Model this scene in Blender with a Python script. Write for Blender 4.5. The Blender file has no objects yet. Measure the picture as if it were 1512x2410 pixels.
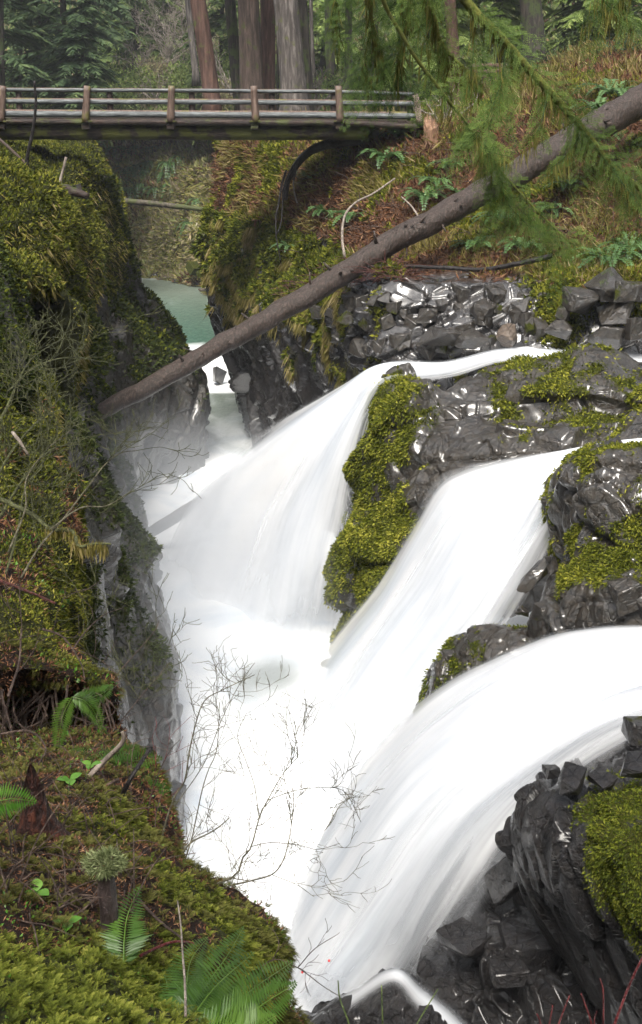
import bpy, bmesh, math, random
import numpy as np
from mathutils import Vector, Matrix
random.seed(7)
R = np.random.RandomState
C = bpy.context.scene.collection
# ------------------------------------------------------------------ camera model (photo displayed at 1512 x 2410)
FPX = 2900.0; PITCH = math.radians(18.85); CU, CV = 756.0, 1205.0
SP, CP = math.sin(PITCH), math.cos(PITCH)
ZPOOL = -11.5

def P(u, v, y):
    """world point seen at photo pixel u,v whose distance ahead of the viewpoint is y metres"""
    a = (u-CU)/FPX; b = (v-CV)/FPX
    dy = CP - b*SP; dz = -SP - b*CP
    t = y/dy
    return np.array((a*t, y, dz*t))

def PZ(u, v, z):
    a = (u-CU)/FPX; b = (v-CV)/FPX
    dy = CP - b*SP; dz = -SP - b*CP
    t = z/dz
    return np.array((a*t, dy*t, z))

# ------------------------------------------------------------------ noise in numpy
def _h(ix, iy, iz, seed):
    n = (ix.astype(np.int64)*374761393 + iy.astype(np.int64)*668265263 + iz.astype(np.int64)*2147483647 + seed*974634777)
    n = n & 0xffffffff
    n = ((n ^ (n >> 13)) * 1274126177) & 0xffffffff
    n = ((n ^ (n >> 16)) * 2246822519) & 0xffffffff
    n = n ^ (n >> 15)
    return (n & 0xffffff).astype(np.float64)/float(0xffffff)

def vnoise(p, seed=0):
    i = np.floor(p); f = p - i; f = f*f*(3-2*f)
    ix, iy, iz = i[:, 0], i[:, 1], i[:, 2]; fx, fy, fz = f[:, 0], f[:, 1], f[:, 2]
    r = 0
    for dx in (0, 1):
        wx = fx if dx else 1-fx
        for dy in (0, 1):
            wy = fy if dy else 1-fy
            for dz in (0, 1):
                wz = fz if dz else 1-fz
                r = r + _h(ix+dx, iy+dy, iz+dz, seed)*wx*wy*wz
    return r*2-1

def fbm(p, octv=4, seed=0, gain=.5):
    p = np.asarray(p, float); a = 1.0; s = 0; tot = 0
    for k in range(octv):
        s = s + a*vnoise(p*(2.03**k)+k*17.3, seed+k); tot += a; a *= gain
    return s/tot

def facets(p, seed=0):
    """cellular blocks: returns (random height per block, tilted-plane value, distance to crack)"""
    i = np.floor(p); n = len(p)
    d1 = np.full(n, 9.); d2 = np.full(n, 9.); hid = np.zeros(n); tl = np.zeros(n)
    for dx in (-1, 0, 1):
        for dy in (-1, 0, 1):
            for dz in (-1, 0, 1):
                cx, cy, cz = i[:, 0]+dx, i[:, 1]+dy, i[:, 2]+dz
                fx = cx+_h(cx, cy, cz, seed); fy = cy+_h(cx, cy, cz, seed+1); fz = cz+_h(cx, cy, cz, seed+2)
                ex, ey, ez = p[:, 0]-fx, p[:, 1]-fy, p[:, 2]-fz
                d = np.sqrt(ex*ex+ey*ey+ez*ez)
                h = _h(cx, cy, cz, seed+3)*2-1
                t = ex*(_h(cx, cy, cz, seed+4)*2-1)+ey*(_h(cx, cy, cz, seed+5)*2-1)+ez*(_h(cx, cy, cz, seed+6)*2-1)
                m = d < d1
                d2 = np.where(m, d1, np.minimum(d2, d))
                d1 = np.where(m, d, d1); hid = np.where(m, h, hid); tl = np.where(m, t, tl)
    return hid, tl, d2-d1

def rotm(ax, deg):
    return np.array(Matrix.Rotation(math.radians(deg), 3, ax))

def rocky(scale, amp, stretch=(1, 1, 1), rot=None, seed=0, crack=.12, levels=2, fine=.03):
    """displacement of fractured rock"""
    def f(p):
        q = p if rot is None else p @ rot.T
        q = q/np.array(stretch)
        w = np.stack([fbm(q*.7, 2, seed+50), fbm(q*.7+9, 2, seed+51), fbm(q*.7+19, 2, seed+52)], 1)*.22
        d = 0; a = amp; s = scale
        for k in range(levels):
            h, t, e = facets((q+w*s)/s, seed+k*11)
            sm = np.clip(e/(.10 if k == 0 else .14), 0, 1); sm = sm*(2-sm)
            d = d + a*((.35*h + .85*t + .22)*sm - .12)
            s *= .38; a *= .34
        return d + fine*fbm(q*3.5, 3, seed+70)
    return f

def lumpy(scale, amp, seed=0, octv=5):
    return lambda p: amp*fbm(p/scale, octv, seed, .55)

# ------------------------------------------------------------------ mesh builders
def mesh_np(name, V, F, mat, attrs=None, smooth=True, parent=None):
    """V (n,3); F list of int arrays shaped (m,3) or (m,4)"""
    if not isinstance(F, (list, tuple)): F = [F]
    F = [np.asarray(f, dtype=np.int32) for f in F if len(f)]
    me = bpy.data.meshes.new(name)
    me.vertices.add(len(V)); me.vertices.foreach_set('co', np.asarray(V, dtype=np.float32).ravel())
    nl = sum(f.size for f in F); npg = sum(len(f) for f in F)
    me.loops.add(nl); me.loops.foreach_set('vertex_index', np.concatenate([f.ravel() for f in F]))
    tot = np.concatenate([np.full(len(f), f.shape[1], np.int32) for f in F])
    me.polygons.add(npg)
    st = np.zeros(npg, np.int32); st[1:] = np.cumsum(tot)[:-1]
    me.polygons.foreach_set('loop_start', st); me.polygons.foreach_set('loop_total', tot)
    me.polygons.foreach_set('use_smooth', np.full(npg, smooth, bool))
    for k, a in (attrs or {}).items():
        a = np.asarray(a, dtype=np.float32)
        if a.ndim == 1:
            at = me.attributes.new(k, 'FLOAT', 'POINT'); at.data.foreach_set('value', a)
        else:
            at = me.attributes.new(k, 'FLOAT_VECTOR', 'POINT'); at.data.foreach_set('vector', a.ravel())
    me.update(calc_edges=True); me.validate()
    if mat: me.materials.append(mat)
    o = bpy.data.objects.new(name, me); C.objects.link(o)
    if parent is not None: o.parent = parent
    return o

def catmull(A, n, axis=0):
    A = np.moveaxis(np.asarray(A, float), axis, 0); m = len(A)
    t = np.linspace(0, m-1, n); i = np.minimum(t.astype(int), m-2); f = (t-i)
    f = f.reshape((-1,)+(1,)*(A.ndim-1))
    E = np.concatenate([2*A[:1]-A[1:2], A, 2*A[-1:]-A[-2:-1]], 0)
    p0, p1, p2, p3 = E[i], E[i+1], E[i+2], E[i+3]
    r = .5*((2*p1)+(-p0+p2)*f+(2*p0-5*p1+4*p2-p3)*f*f+(-p0+3*p1-3*p2+p3)*f**3)
    return np.moveaxis(r, 0, axis)

def loft(rows, nu, nv, world=False):
    """rows of (u,v,y) control points (any count) -> grid (nv,nu,3)"""
    rr = []
    for r in rows:
        pts = np.array([p if world else P(*p) for p in r], float)
        rr.append(catmull(pts, nu) if len(pts) > 2 else np.linspace(pts[0], pts[-1], nu))
    return catmull(np.array(rr), nv)

def gnorm(G):
    du = np.gradient(G, axis=1); dv = np.gradient(G, axis=0)
    n = np.cross(du, dv); l = np.linalg.norm(n, axis=2, keepdims=True); l[l == 0] = 1
    return n/l

def gsmooth(n, k=3):
    for _ in range(k):
        p = np.pad(n, ((1, 1), (1, 1), (0, 0)), 'edge')
        n = (p[:-2, 1:-1]+p[2:, 1:-1]+p[1:-1, :-2]+p[1:-1, 2:]+p[1:-1, 1:-1])/5
    l = np.linalg.norm(n, axis=2, keepdims=True); l[l == 0] = 1
    return n/l

def displace(G, fn, flip=False):
    n = gsmooth(gnorm(G), 6)
    # face the viewpoint
    c = np.median(np.sum(n*(-G), axis=2))
    if (c < 0) != flip: n = -n
    d = fn(G.reshape(-1, 3)).reshape(G.shape[:2])
    return G + n*d[..., None], n

def gquads(nv, nu, off=0):
    i = np.arange(nv-1)[:, None]*nu + np.arange(nu-1)[None, :]
    return np.stack([i, i+1, i+nu+1, i+nu], -1).reshape(-1, 4)+off

class Surf: pass
def surface(name, G, fn, mat, mossfn=None, kind='structure', label=None, cat=None, parent=None, extra=None):
    nv, nu = G.shape[:2]
    G2, n0 = displace(G, fn) if fn else (G, gnorm(G))
    n = gnorm(G2)
    if np.median(np.sum(n*n0, axis=2)) < 0: n = -n
    V = G2.reshape(-1, 3); N = n.reshape(-1, 3)
    N0 = gsmooth(n, 4).reshape(-1, 3)
    m = mossfn(V, N0) if mossfn else np.zeros(len(V))
    m = np.clip(m, 0, 1)
    at = {'moss': m}
    if extra: at.update({k: f(V, N0) for k, f in extra.items()})
    o = mesh_np(name, V, gquads(nv, nu), mat, at)
    if kind: o['kind'] = kind
    if label: o['label'] = label
    if cat: o['category'] = cat
    if parent is not None: o.parent = parent
    s = Surf(); s.o = o; s.V = V; s.N = N; s.N0 = N0; s.m = m; s.G = G2; s.n = n; s.nv = nv; s.nu = nu; s.at = at
    return s

def sample(s, count, rng, weight=None, ctr=None):
    """random points on a surface; weight per vertex; density falls with distance^2 by default"""
    G = s.G; nv, nu = s.nv, s.nu
    a = np.linalg.norm(np.cross(G[:-1, 1:]-G[:-1, :-1], G[1:, :-1]-G[:-1, :-1]), axis=2)
    d = np.linalg.norm(G[:-1, :-1], axis=2)
    w = a/np.maximum(d, 1.5)**1.5
    if weight is not None: w = w*np.clip(weight.reshape(nv, nu)[:-1, :-1], 0, None)
    w = w.ravel()+1e-12; w = w/w.sum()
    k = rng.choice(len(w), count, p=w)
    i, j = k//(nu-1), k % (nu-1)
    fu, fv = rng.rand(count, 1), rng.rand(count, 1)
    p = (G[i, j]*(1-fu)+G[i, j+1]*fu)*(1-fv)+(G[i+1, j]*(1-fu)+G[i+1, j+1]*fu)*fv
    n = s.n[i, j]
    n0 = s.N0.reshape(nv, nu, 3)[i, j]
    return p, n0, n

def unit(a):
    l = np.linalg.norm(a, axis=-1, keepdims=True); l[l == 0] = 1
    return a/l

def leaves_geo(p, d, side, L, W, fold=.25, bend=0):
    """diamond leaves: base p, direction d, side vector, length L, width W -> V, F (quads)"""
    L = np.asarray(L).reshape(-1, 1)*np.ones((len(p), 1)); W = np.asarray(W).reshape(-1, 1)*np.ones((len(p), 1))
    up = unit(np.cross(side, d))
    mid = p+d*L*.45+up*L*bend
    a = p; b = mid+side*W*.5+up*W*fold; c = p+d*L; e = mid-side*W*.5+up*W*fold
    V = np.stack([a, b, c, e], 1).reshape(-1, 3)
    F = np.arange(len(p)*4).reshape(-1, 4)
    return V, F

def scatter_leaves(name, pts, nrm, L, W, mat, rng, spread=.8, grav=0., jit=.62, parent=None, kind='stuff', rnd=None, sink=0.0):
    n = len(pts)
    d = unit(nrm + rng.normal(size=(n, 3))*spread + np.array([0, 0, -1.])*grav)
    side = unit(np.cross(d, rng.normal(size=(n, 3))))
    s = (1-jit)+rng.rand(n)*jit*2
    V, F = leaves_geo(pts-nrm*sink, d, side, L*s, W*s)
    r = rng.rand(n) if rnd is None else rnd
    o = mesh_np(name, V, F, mat, {'rnd': np.repeat(r, 4)}, smooth=False, parent=parent)
    if kind: o['kind'] = kind
    return o

class Geo:
    """collects leaf and tube geometry to be linked as one mesh"""
    def __init__(s): s.V = []; s.Q = []; s.T = []; s.r = []; s.n = 0
    def add(s, V, Q=None, T=None, r=0.5):
        if Q is not None and len(Q): s.Q.append(np.asarray(Q)+s.n)
        if T is not None and len(T): s.T.append(np.asarray(T)+s.n)
        s.V.append(V); s.r.append(np.ones(len(V))*r); s.n += len(V)
    def build(s, name, mat, parent=None, smooth=False, label=None, cat=None, group=None, kind=None):
        V = np.concatenate(s.V); F = []
        if s.Q: F.append(np.concatenate(s.Q))
        if s.T: F.append(np.concatenate(s.T))
        o = mesh_np(name, V, F, mat, {'rnd': np.concatenate(s.r)}, smooth=smooth, parent=parent)
        tag(o, label, cat, group, kind)
        return o

def tag(o, label=None, cat=None, group=None, kind=None):
    if label: o['label'] = label
    if cat: o['category'] = cat
    if group: o['group'] = group
    if kind: o['kind'] = kind
    return o

def empty(name, loc, label, cat, group=None):
    o = bpy.data.objects.new(name, None); C.objects.link(o); o.location = tuple(float(x) for x in loc); o.empty_display_size = .1
    return tag(o, label, cat, group)

def recenter(o, loc):
    """put an object's origin at loc (used before parenting under an Empty at loc, and for single-mesh things)"""
    loc = Vector([float(x) for x in loc])
    o.data.transform(Matrix.Translation(-loc))
    if o.parent is None: o.location = loc
    return o

def tube_geo(path, rad, sides=8, caps=True, rough=0, rng=None, seed=0):
    path = np.asarray(path, float); n = len(path)
    rad = np.ones(n)*rad if np.isscalar(rad) else np.asarray(rad, float)
    t = unit(np.gradient(path, axis=0))
    ref = np.array([0, 0, 1.]) if abs(t[0, 2]) < .9 else np.array([1., 0, 0])
    S = np.zeros_like(t); a = unit(np.cross(t[0], ref)[None])[0]
    for i in range(n):
        a = a - t[i]*np.dot(a, t[i]); a = a/np.linalg.norm(a); S[i] = a
    B = np.cross(t, S)
    th = np.arange(sides)/sides*2*math.pi
    ring = np.cos(th)[None, :, None]*S[:, None]+np.sin(th)[None, :, None]*B[:, None]
    V = path[:, None]+ring*rad[:, None, None]
    if rough:
        q = V.reshape(-1, 3)/max(rad.mean(), .01)
        V = V + ring*(fbm(q*.8, 3, seed)*rough).reshape(n, sides, 1)*rad[:, None, None]
    V = V.reshape(-1, 3)
    i = np.arange(n-1)[:, None]*sides; j = np.arange(sides)[None, :]; j2 = (j+1) % sides
    Q = np.stack([i+j, i+j2, i+sides+j2, i+sides+j], -1).reshape(-1, 4)
    T = None
    if caps:
        V = np.concatenate([V, path[:1], path[-1:]]); c0 = n*sides; c1 = c0+1
        jj = np.arange(sides)
        T = np.concatenate([np.stack([np.full(sides, c0), (jj+1) % sides, jj], 1),
                            np.stack([np.full(sides, c1), (n-1)*sides+jj, (n-1)*sides+(jj+1) % sides], 1)])
    return V, Q, T

def wig(path, n, amp, seed):
    """resample a polyline smoothly and add natural wobble"""
    p = catmull(np.array(path, float), n)
    w = np.stack([fbm(p*1.3+seed, 3, seed), fbm(p*1.3+seed+5, 3, seed+1), fbm(p*1.3+seed+9, 3, seed+2)], 1)
    e = np.sin(np.linspace(0, math.pi, n))[:, None]**.5
    return p+w*amp*e
# ------------------------------------------------------------------ materials
def nt(name):
    m = bpy.data.materials.new(name); m.use_nodes = True
    t = m.node_tree; t.nodes.clear(); return m, t
def L(t, a, b): t.links.new(a, b)
def noise(t, vec, scale, detail=5, rough=.6, dist=0):
    n = t.nodes.new('ShaderNodeTexNoise'); n.inputs['Scale'].default_value = scale; n.inputs['Detail'].default_value = detail
    n.inputs['Roughness'].default_value = rough; n.inputs['Distortion'].default_value = dist
    if vec is not None: L(t, vec, n.inputs['Vector'])
    return n.outputs['Fac']
def ramp(t, fac, stops, interp='LINEAR'):
    r = t.nodes.new('ShaderNodeValToRGB'); r.color_ramp.interpolation = interp
    e = r.color_ramp.elements
    while len(e) > 1: e.remove(e[-1])
    for i, (p, c) in enumerate(stops):
        if i == 0: e[0].position = p; x = e[0]
        else: x = e.new(p)
        x.color = (c, c, c, 1) if not hasattr(c, '__len__') else (*c, 1)
    L(t, fac, r.inputs['Fac']); return r.outputs['Color']
def math_(t, op, a, b=None, c=None, clamp=False):
    n = t.nodes.new('ShaderNodeMath'); n.operation = op; n.use_clamp = clamp
    for i, x in enumerate((a, b, c)):
        if x is None: continue
        if isinstance(x, (int, float)): n.inputs[i].default_value = x
        else: L(t, x, n.inputs[i])
    return n.outputs[0]
def mixc(t, fac, a, b, typ='MIX'):
    n = t.nodes.new('ShaderNodeMix'); n.data_type = 'RGBA'; n.blend_type = typ
    for s, x in ((0, fac), (6, a), (7, b)):
        if isinstance(x, (int, float)): n.inputs[s].default_value = x
        elif hasattr(x, '__len__'): n.inputs[s].default_value = (*x, 1)
        else: L(t, x, n.inputs[s])
    return n.outputs[2]
def attr(t, name):
    n = t.nodes.new('ShaderNodeAttribute'); n.attribute_name = name; return n
def bump(t, h, strength, dist=.05, nrm=None):
    n = t.nodes.new('ShaderNodeBump'); n.inputs['Strength'].default_value = strength; n.inputs['Distance'].default_value = dist
    L(t, h, n.inputs['Height'])
    if nrm is not None: L(t, nrm, n.inputs['Normal'])
    return n.outputs[0]
def coords(t, scale=None, rot=None):
    g = t.nodes.new('ShaderNodeTexCoord')
    if scale is None: return g.outputs['Object']
    m = t.nodes.new('ShaderNodeMapping'); m.inputs['Scale'].default_value = scale
    if rot: m.inputs['Rotation'].default_value = [math.radians(x) for x in rot]
    L(t, g.outputs['Object'], m.inputs['Vector']); return m.outputs[0]
def rotcoords(t, rot, scale):
    g = t.nodes.new('ShaderNodeTexCoord')
    a = t.nodes.new('ShaderNodeMapping'); a.inputs['Rotation'].default_value = [math.radians(x) for x in rot]; L(t, g.outputs['Object'], a.inputs['Vector'])
    b = t.nodes.new('ShaderNodeMapping'); b.inputs['Scale'].default_value = scale; L(t, a.outputs[0], b.inputs['Vector']); return b.outputs[0]
def out(t, sh, vol=None):
    o = t.nodes.new('ShaderNodeOutputMaterial')
    if sh is not None: L(t, sh, o.inputs['Surface'])
    if vol is not None: L(t, vol, o.inputs['Volume'])
def pbsdf(t, col, rough=.6, nrm=None, spec=.5, **kw):
    b = t.nodes.new('ShaderNodeBsdfPrincipled')
    if hasattr(col, '__len__'): b.inputs['Base Color'].default_value = (*col, 1)
    else: L(t, col, b.inputs['Base Color'])
    if isinstance(rough, (int, float)): b.inputs['Roughness'].default_value = rough
    else: L(t, rough, b.inputs['Roughness'])
    if isinstance(spec, (int, float)): b.inputs['Specular IOR Level'].default_value = spec
    else: L(t, spec, b.inputs['Specular IOR Level'])
    if nrm is not None: L(t, nrm, b.inputs['Normal'])
    for k, v in kw.items():
        b.inputs[k.replace('_', ' ')].default_value = v
    return b.outputs[0]

def rock_mat(name, dark=(.018, .018, .02), light=(.075, .07, .066), moss_a=(.05, .06, .008), moss_b=(.16, .15, .022), wet=.2, sc=1.0,
             brown=(.05, .035, .02), bs=.6, coat=.5, sp=.5, grain=(25, -30, 0)):
    m, t = nt(name); co = coords(t)
    wetn = noise(t, co, .9*sc, 4, .6)
    n1 = noise(t, co, 1.1*sc, 6, .65, .3); n2 = noise(t, co, 7*sc, 6, .7); n3 = noise(t, co, 30*sc, 4, .7)
    c = ramp(t, n1, [(.3, dark), (.7, light)])
    c = mixc(t, ramp(t, n2, [(.42, 0), (.7, .75)]), c, brown)
    nv = noise(t, coords(t, (1, 1, 1)), 2.2*sc, 3, .5)
    # wet film roughness
    rg = ramp(t, n1, [(.3, wet), (.75, wet+.25)])
    h = math_(t, 'ADD', math_(t, 'MULTIPLY', n2, .6), math_(t, 'MULTIPLY', n3, .10))
    vo = t.nodes.new('ShaderNodeTexVoronoi'); vo.feature = 'DISTANCE_TO_EDGE'; vo.inputs['Scale'].default_value = 2.6*sc
    L(t, coords(t, (1, 1, 2.4), (20, 35, 10)), vo.inputs['Vector'])
    cr = ramp(t, vo.outputs['Distance'], [(0, 0), (.035, 1)])
    h = math_(t, 'ADD', h, math_(t, 'MULTIPLY', cr, .35))
    h = math_(t, 'ADD', h, math_(t, 'MULTIPLY', noise(t, rotcoords(t, grain, (2.2, 2.2, .45)), 3.0*sc, 6, .62, .5), 1.1))
    nb = bump(t, h, bs, .12)
    rk = pbsdf(t, mixc(t, math_(t, 'MULTIPLY', math_(t, 'SUBTRACT', 1, cr, clamp=True), .6), c, (.006, .006, .006)), rg, nb, sp, Coat_Roughness=.2, Coat_IOR=1.6)
    L(t, ramp(t, wetn, [(.4, coat*.25), (.58, coat)]), rk.node.inputs['Coat Weight'])
    mc = ramp(t, noise(t, co, 3.5*sc, 5, .7), [(.3, moss_a), (.7, moss_b)])
    mn = noise(t, co, 45*sc, 3, .8)
    mb = bump(t, mn, .9, .06)
    ms = pbsdf(t, mixc(t, ramp(t, mn, [(.35, 1), (.6, 0)]), mc, tuple(x*.35 for x in moss_a)), .9, mb, .15)
    a = attr(t, 'moss').outputs['Fac']
    f = ramp(t, math_(t, 'ADD', a, math_(t, 'MULTIPLY', math_(t, 'SUBTRACT', noise(t, co, 9*sc, 5, .7), .5), .9)), [(.42, 0), (.56, 1)])
    mx = t.nodes.new('ShaderNodeMixShader'); L(t, f, mx.inputs[0]); L(t, rk, mx.inputs[1]); L(t, ms, mx.inputs[2])
    out(t, mx.outputs[0]); return m

def leaf_mat(name, stops, rough=.6, trans=.3, spec=.3, var=2.0):
    m, t = nt(name); a = attr(t, 'rnd').outputs['Fac']
    n = noise(t, coords(t), var, 3, .6)
    f = math_(t, 'ADD', math_(t, 'MULTIPLY', a, .6), math_(t, 'MULTIPLY', math_(t, 'SUBTRACT', n, .3), 1.0), clamp=True)
    c = ramp(t, f, stops)
    p = pbsdf(t, c, rough, None, spec)
    tr = t.nodes.new('ShaderNodeBsdfTranslucent'); L(t, c, tr.inputs['Color'])
    mx = t.nodes.new('ShaderNodeMixShader'); mx.inputs[0].default_value = trans; L(t, p, mx.inputs[1]); L(t, tr.outputs[0], mx.inputs[2])
    out(t, mx.outputs[0]); return m

def bark_mat(name, a, b, rough=.7, stretch=(6, 6, 1.2), moss=0, mc=(.07, .085, .015), sc=3, spec=.4, bs=.9, along=None):
    m, t = nt(name); co = coords(t, stretch, along)
    n1 = noise(t, co, sc, 6, .7, .4); n2 = noise(t, coords(t), 2.0, 3, .6)
    c = ramp(t, n1, [(.35, tuple(x*.45 for x in a)), (.5, a), (.68, b)])
    if moss:
        c = mixc(t, ramp(t, math_(t, 'ADD', n2, math_(t, 'MULTIPLY', n1, .25)), [(.75-moss*.35, 0), (.85-moss*.35, 1)]), c, mc)
    out(t, pbsdf(t, c, rough, bump(t, n1, bs, .05), spec)); return m

def flat_mat(name, col, rough=.6, spec=.4, nz=.3, sc=12, bs=.3):
    m, t = nt(name); n1 = noise(t, coords(t), sc, 5, .65)
    c = ramp(t, n1, [(.3, tuple(x*(1-nz) for x in col)), (.7, tuple(min(1, x*(1+nz)) for x in col))])
    out(t, pbsdf(t, c, rough, bump(t, n1, bs, .02), spec)); return m

M = {}
M['wallrock'] = rock_mat('gorge wall rock', (.012, .013, .013), (.045, .044, .041), (.022, .028, .006), (.07, .075, .014), .22, 1.0, bs=.6, coat=.55)
M['wetrock'] = rock_mat('wet black rock', (.005, .005, .005), (.045, .040, .034), (.03, .04, .005), (.12, .13, .016), .24, 1.6, bs=.6, coat=1.0, sp=.5)
M['nearrock'] = rock_mat('near wet slate', (.007, .007, .008), (.026, .025, .027), (.03, .036, .005), (.12, .12, .016), .24, 2.2, brown=(.02, .015, .012), bs=.7, coat=.45, sp=.3, grain=(0, 30, 0))
def ground_mat(name, litter, litter2, mo, mo2, sc=1.0):
    m, t = nt(name); co = coords(t)
    n1 = noise(t, co, 5*sc, 7, .75); n3 = noise(t, co, 26*sc, 5, .8)
    a = attr(t, 'moss').outputs['Fac']
    c1 = ramp(t, n3, [(.3, tuple(x*.3 for x in litter)), (.5, litter), (.7, litter2)])
    c2 = ramp(t, n3, [(.3, tuple(x*.35 for x in mo)), (.5, mo), (.72, mo2)])
    f = ramp(t, math_(t, 'ADD', a, math_(t, 'MULTIPLY', math_(t, 'SUBTRACT', n1, .5), 1.2)), [(.4, 0), (.6, 1)])
    h = math_(t, 'ADD', n1, math_(t, 'MULTIPLY', n3, .7))
    out(t, pbsdf(t, mixc(t, f, c1, c2), .85, bump(t, h, 1.0, .12), .25)); return m
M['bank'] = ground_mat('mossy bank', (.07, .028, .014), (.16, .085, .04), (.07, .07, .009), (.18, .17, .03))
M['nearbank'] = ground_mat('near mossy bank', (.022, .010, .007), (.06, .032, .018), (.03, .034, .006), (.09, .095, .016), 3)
M['floor'] = ground_mat('forest floor', (.09, .05, .03), (.2, .13, .08), (.05, .07, .015), (.13, .15, .04))
# ------------------------------------------------------------------ terrain and cliffs
def mossbias(th=.35, k=1.2, nz=.5, sc=1.5, zlo=None, zhi=None, base=0, seed=3):
    def f(V, Nn):
        n = fbm(V/sc, 4, seed)
        m = base + (Nn[:, 2]-th)*k + n*nz
        if zlo is not None: m = m - np.clip((zhi-V[:, 2])/(zhi-zlo), 0, 1)*1.6
        return m
    return f

# ---- left wall of the gorge, stations from near to far, each top to bottom
LW = [
 [(-250, 500, 12), (-120, 1000, 12.5), (60, 1500, 13), (180, 1900, 13), (250, 2150, 13), (330, 2350, 13), (400, 2480, 13)],
 [(-40, 560, 15), (60, 900, 15), (150, 1300, 15), (250, 1650, 15), (330, 1880, 15.2), (400, 2040, 15.5), (440, 2180, 15.6)],
 [(60, 560, 18.5), (110, 800, 18.5), (190, 1130, 18.3), (300, 1440, 18.2), (385, 1560, 18.3), (418, 1740, 18.5), (426, 1890, 18.6)],
 [(90, 540, 21), (130, 700, 21), (190, 960, 21), (262, 1230, 21), (340, 1420, 21), (400, 1500, 21), (420, 1660, 21)],
 [(140, 500, 26), (165, 620, 26), (200, 800, 26), (240, 960, 26), (282, 1120, 26), (308, 1260, 26), (335, 1425, 26)],
 [(190, 440, 33), (222, 560, 33), (250, 700, 33), (275, 860, 33), (292, 1000, 33), (302, 1120, 33), (306, 1245, 33)],
 [(225, 425, 37), (270, 520, 37), (270, 640, 37), (310, 770, 37), (380, 880, 37), (400, 1000, 37), (408, 1140, 37)],
 [(240, 420, 39), (268, 520, 39.2), (300, 640, 39.4), (332, 745, 39.4), (418, 835, 39.2), (462, 930, 39), (466, 1085, 39)],
 [(236, 410, 43), (250, 500, 44), (270, 600, 45), (290, 700, 46), (315, 780, 46), (370, 850, 46), (380, 960, 46)],
 [(150, 400, 60), (150, 480, 60), (150, 560, 60), (150, 640, 60), (150, 740, 60), (150, 780, 60), (150, 820, 60)],
]
rotA = rotm('X', 25) @ rotm('Y', 20)
LW = [[(u-(55 if 14 < y < 30 and v < 850 else (25 if 14 < y < 34 and v < 1000 else 0)), v, y) for (u, v, y) in r] for r in LW]
G = loft(LW, 330, 560)
left_wall = surface('gorge_wall', G, lambda p: rocky(1.7, .42, (1, 1, 1.6), rotA, 11, levels=3, fine=.03)(p)+.6*fbm(p/4, 3, 5), M['wallrock'],
    lambda V, n: -.04+fbm(V/1.6, 4, 8)*.75+np.clip((V[:, 2]+7.6)*.12, -.6, .36)+n[:, 2]*.6)

# ---- right bank: forest slope, mossy gorge side and the shattered ledge behind the far stream
RB = [
 [(478, 290, 56), (560, 292, 52), (640, 292, 50), (760, 290, 48), (900, 285, 46), (1050, 250, 47), (1200, 190, 50), (1350, 130, 52), (1520, 95, 50), (1720, 60, 48)],
 [(508, 328, 47), (570, 330, 44), (640, 332, 42), (760, 330, 40), (900, 318, 37.5), (1050, 306, 36), (1200, 285, 35.5), (1350, 262, 34.5), (1520, 240, 33.5), (1720, 215, 33)],
 [(506, 380, 46), (575, 385, 43), (650, 388, 40.5), (760, 385, 38), (900, 378, 35.5), (1050, 365, 34), (1200, 350, 33), (1350, 335, 32), (1520, 320, 31), (1720, 300, 30.5)],
 [(500, 450, 45.5), (570, 455, 42), (650, 458, 39.5), (760, 455, 37), (900, 450, 34), (1050, 440, 32.5), (1200, 430, 31.5), (1350, 420, 30.5), (1520, 400, 29.5), (1720, 380, 29)],
 [(493, 550, 45), (560, 555, 41), (640, 555, 38), (760, 550, 35.5), (900, 545, 32), (1050, 535, 30.8), (1200, 525, 29.8), (1350, 515, 29.2), (1520, 500, 28.2), (1720, 480, 27.8)],
 [(488, 640, 44.5), (555, 640, 40), (640, 640, 37), (760, 632, 34), (900, 615, 30), (1050, 605, 29), (1200, 600, 28.4), (1350, 600, 27.8), (1520, 595, 27), (1720, 580, 26.5)],
 [(490, 710, 44), (550, 705, 39.6), (640, 700, 36), (740, 690, 32.5), (860, 655, 28.8), (1050, 640, 28.2), (1200, 637, 27.7), (1350, 632, 27.3), (1520, 625, 26.5), (1720, 610, 26)],
 [(505, 780, 43.7), (560, 780, 39.3), (640, 770, 35.5), (740, 750, 31.5), (860, 690, 27.8), (1050, 668, 27.2), (1200, 662, 26.8), (1350, 655, 26.4), (1520, 645, 25.8), (1720, 630, 25.3)],
 [(535, 850, 43.5), (590, 850, 39), (660, 835, 35), (750, 810, 31), (865, 765, 27.3), (1050, 745, 26.6), (1200, 740, 26.1), (1350, 735, 25.7), (1520, 730, 25.2), (1720, 720, 24.8)],
 [(560, 930, 43.3), (605, 925, 38.8), (680, 900, 34.6), (770, 870, 30.6), (880, 850, 26.9), (1050, 838, 26), (1200, 838, 25.5), (1350, 845, 25), (1520, 850, 24.6), (1720, 850, 24.3)],
 [(575, 1010, 43), (620, 1015, 38.5), (700, 1010, 34.3), (790, 990, 30.4), (890, 960, 26.6), (1050, 940, 25.7), (1200, 940, 25.2), (1350, 940, 24.8), (1520, 940, 24.4), (1720, 940, 24)],
 [(583, 1100, 43), (640, 1150, 38.3), (730, 1250, 34), (830, 1350, 30), (920, 1300, 26.5), (1060, 1200, 25.6), (1200, 1150, 25.2), (1350, 1150, 24.8), (1520, 1150, 24.4), (1720, 1150, 24)],
]
G = loft(RB, 620, 430)
rotB = rotm('Y', 28) @ rotm('X', 15)
def px_of(V):
    """photo pixel of world points (used to say which stretch of the bank is rock, which moss)"""
    x, y, z = V[:, 0], V[:, 1], V[:, 2]
    dep = y*CP - z*SP; up = y*SP + z*CP
    return CU+FPX*x/dep, CV-FPX*up/dep
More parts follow.
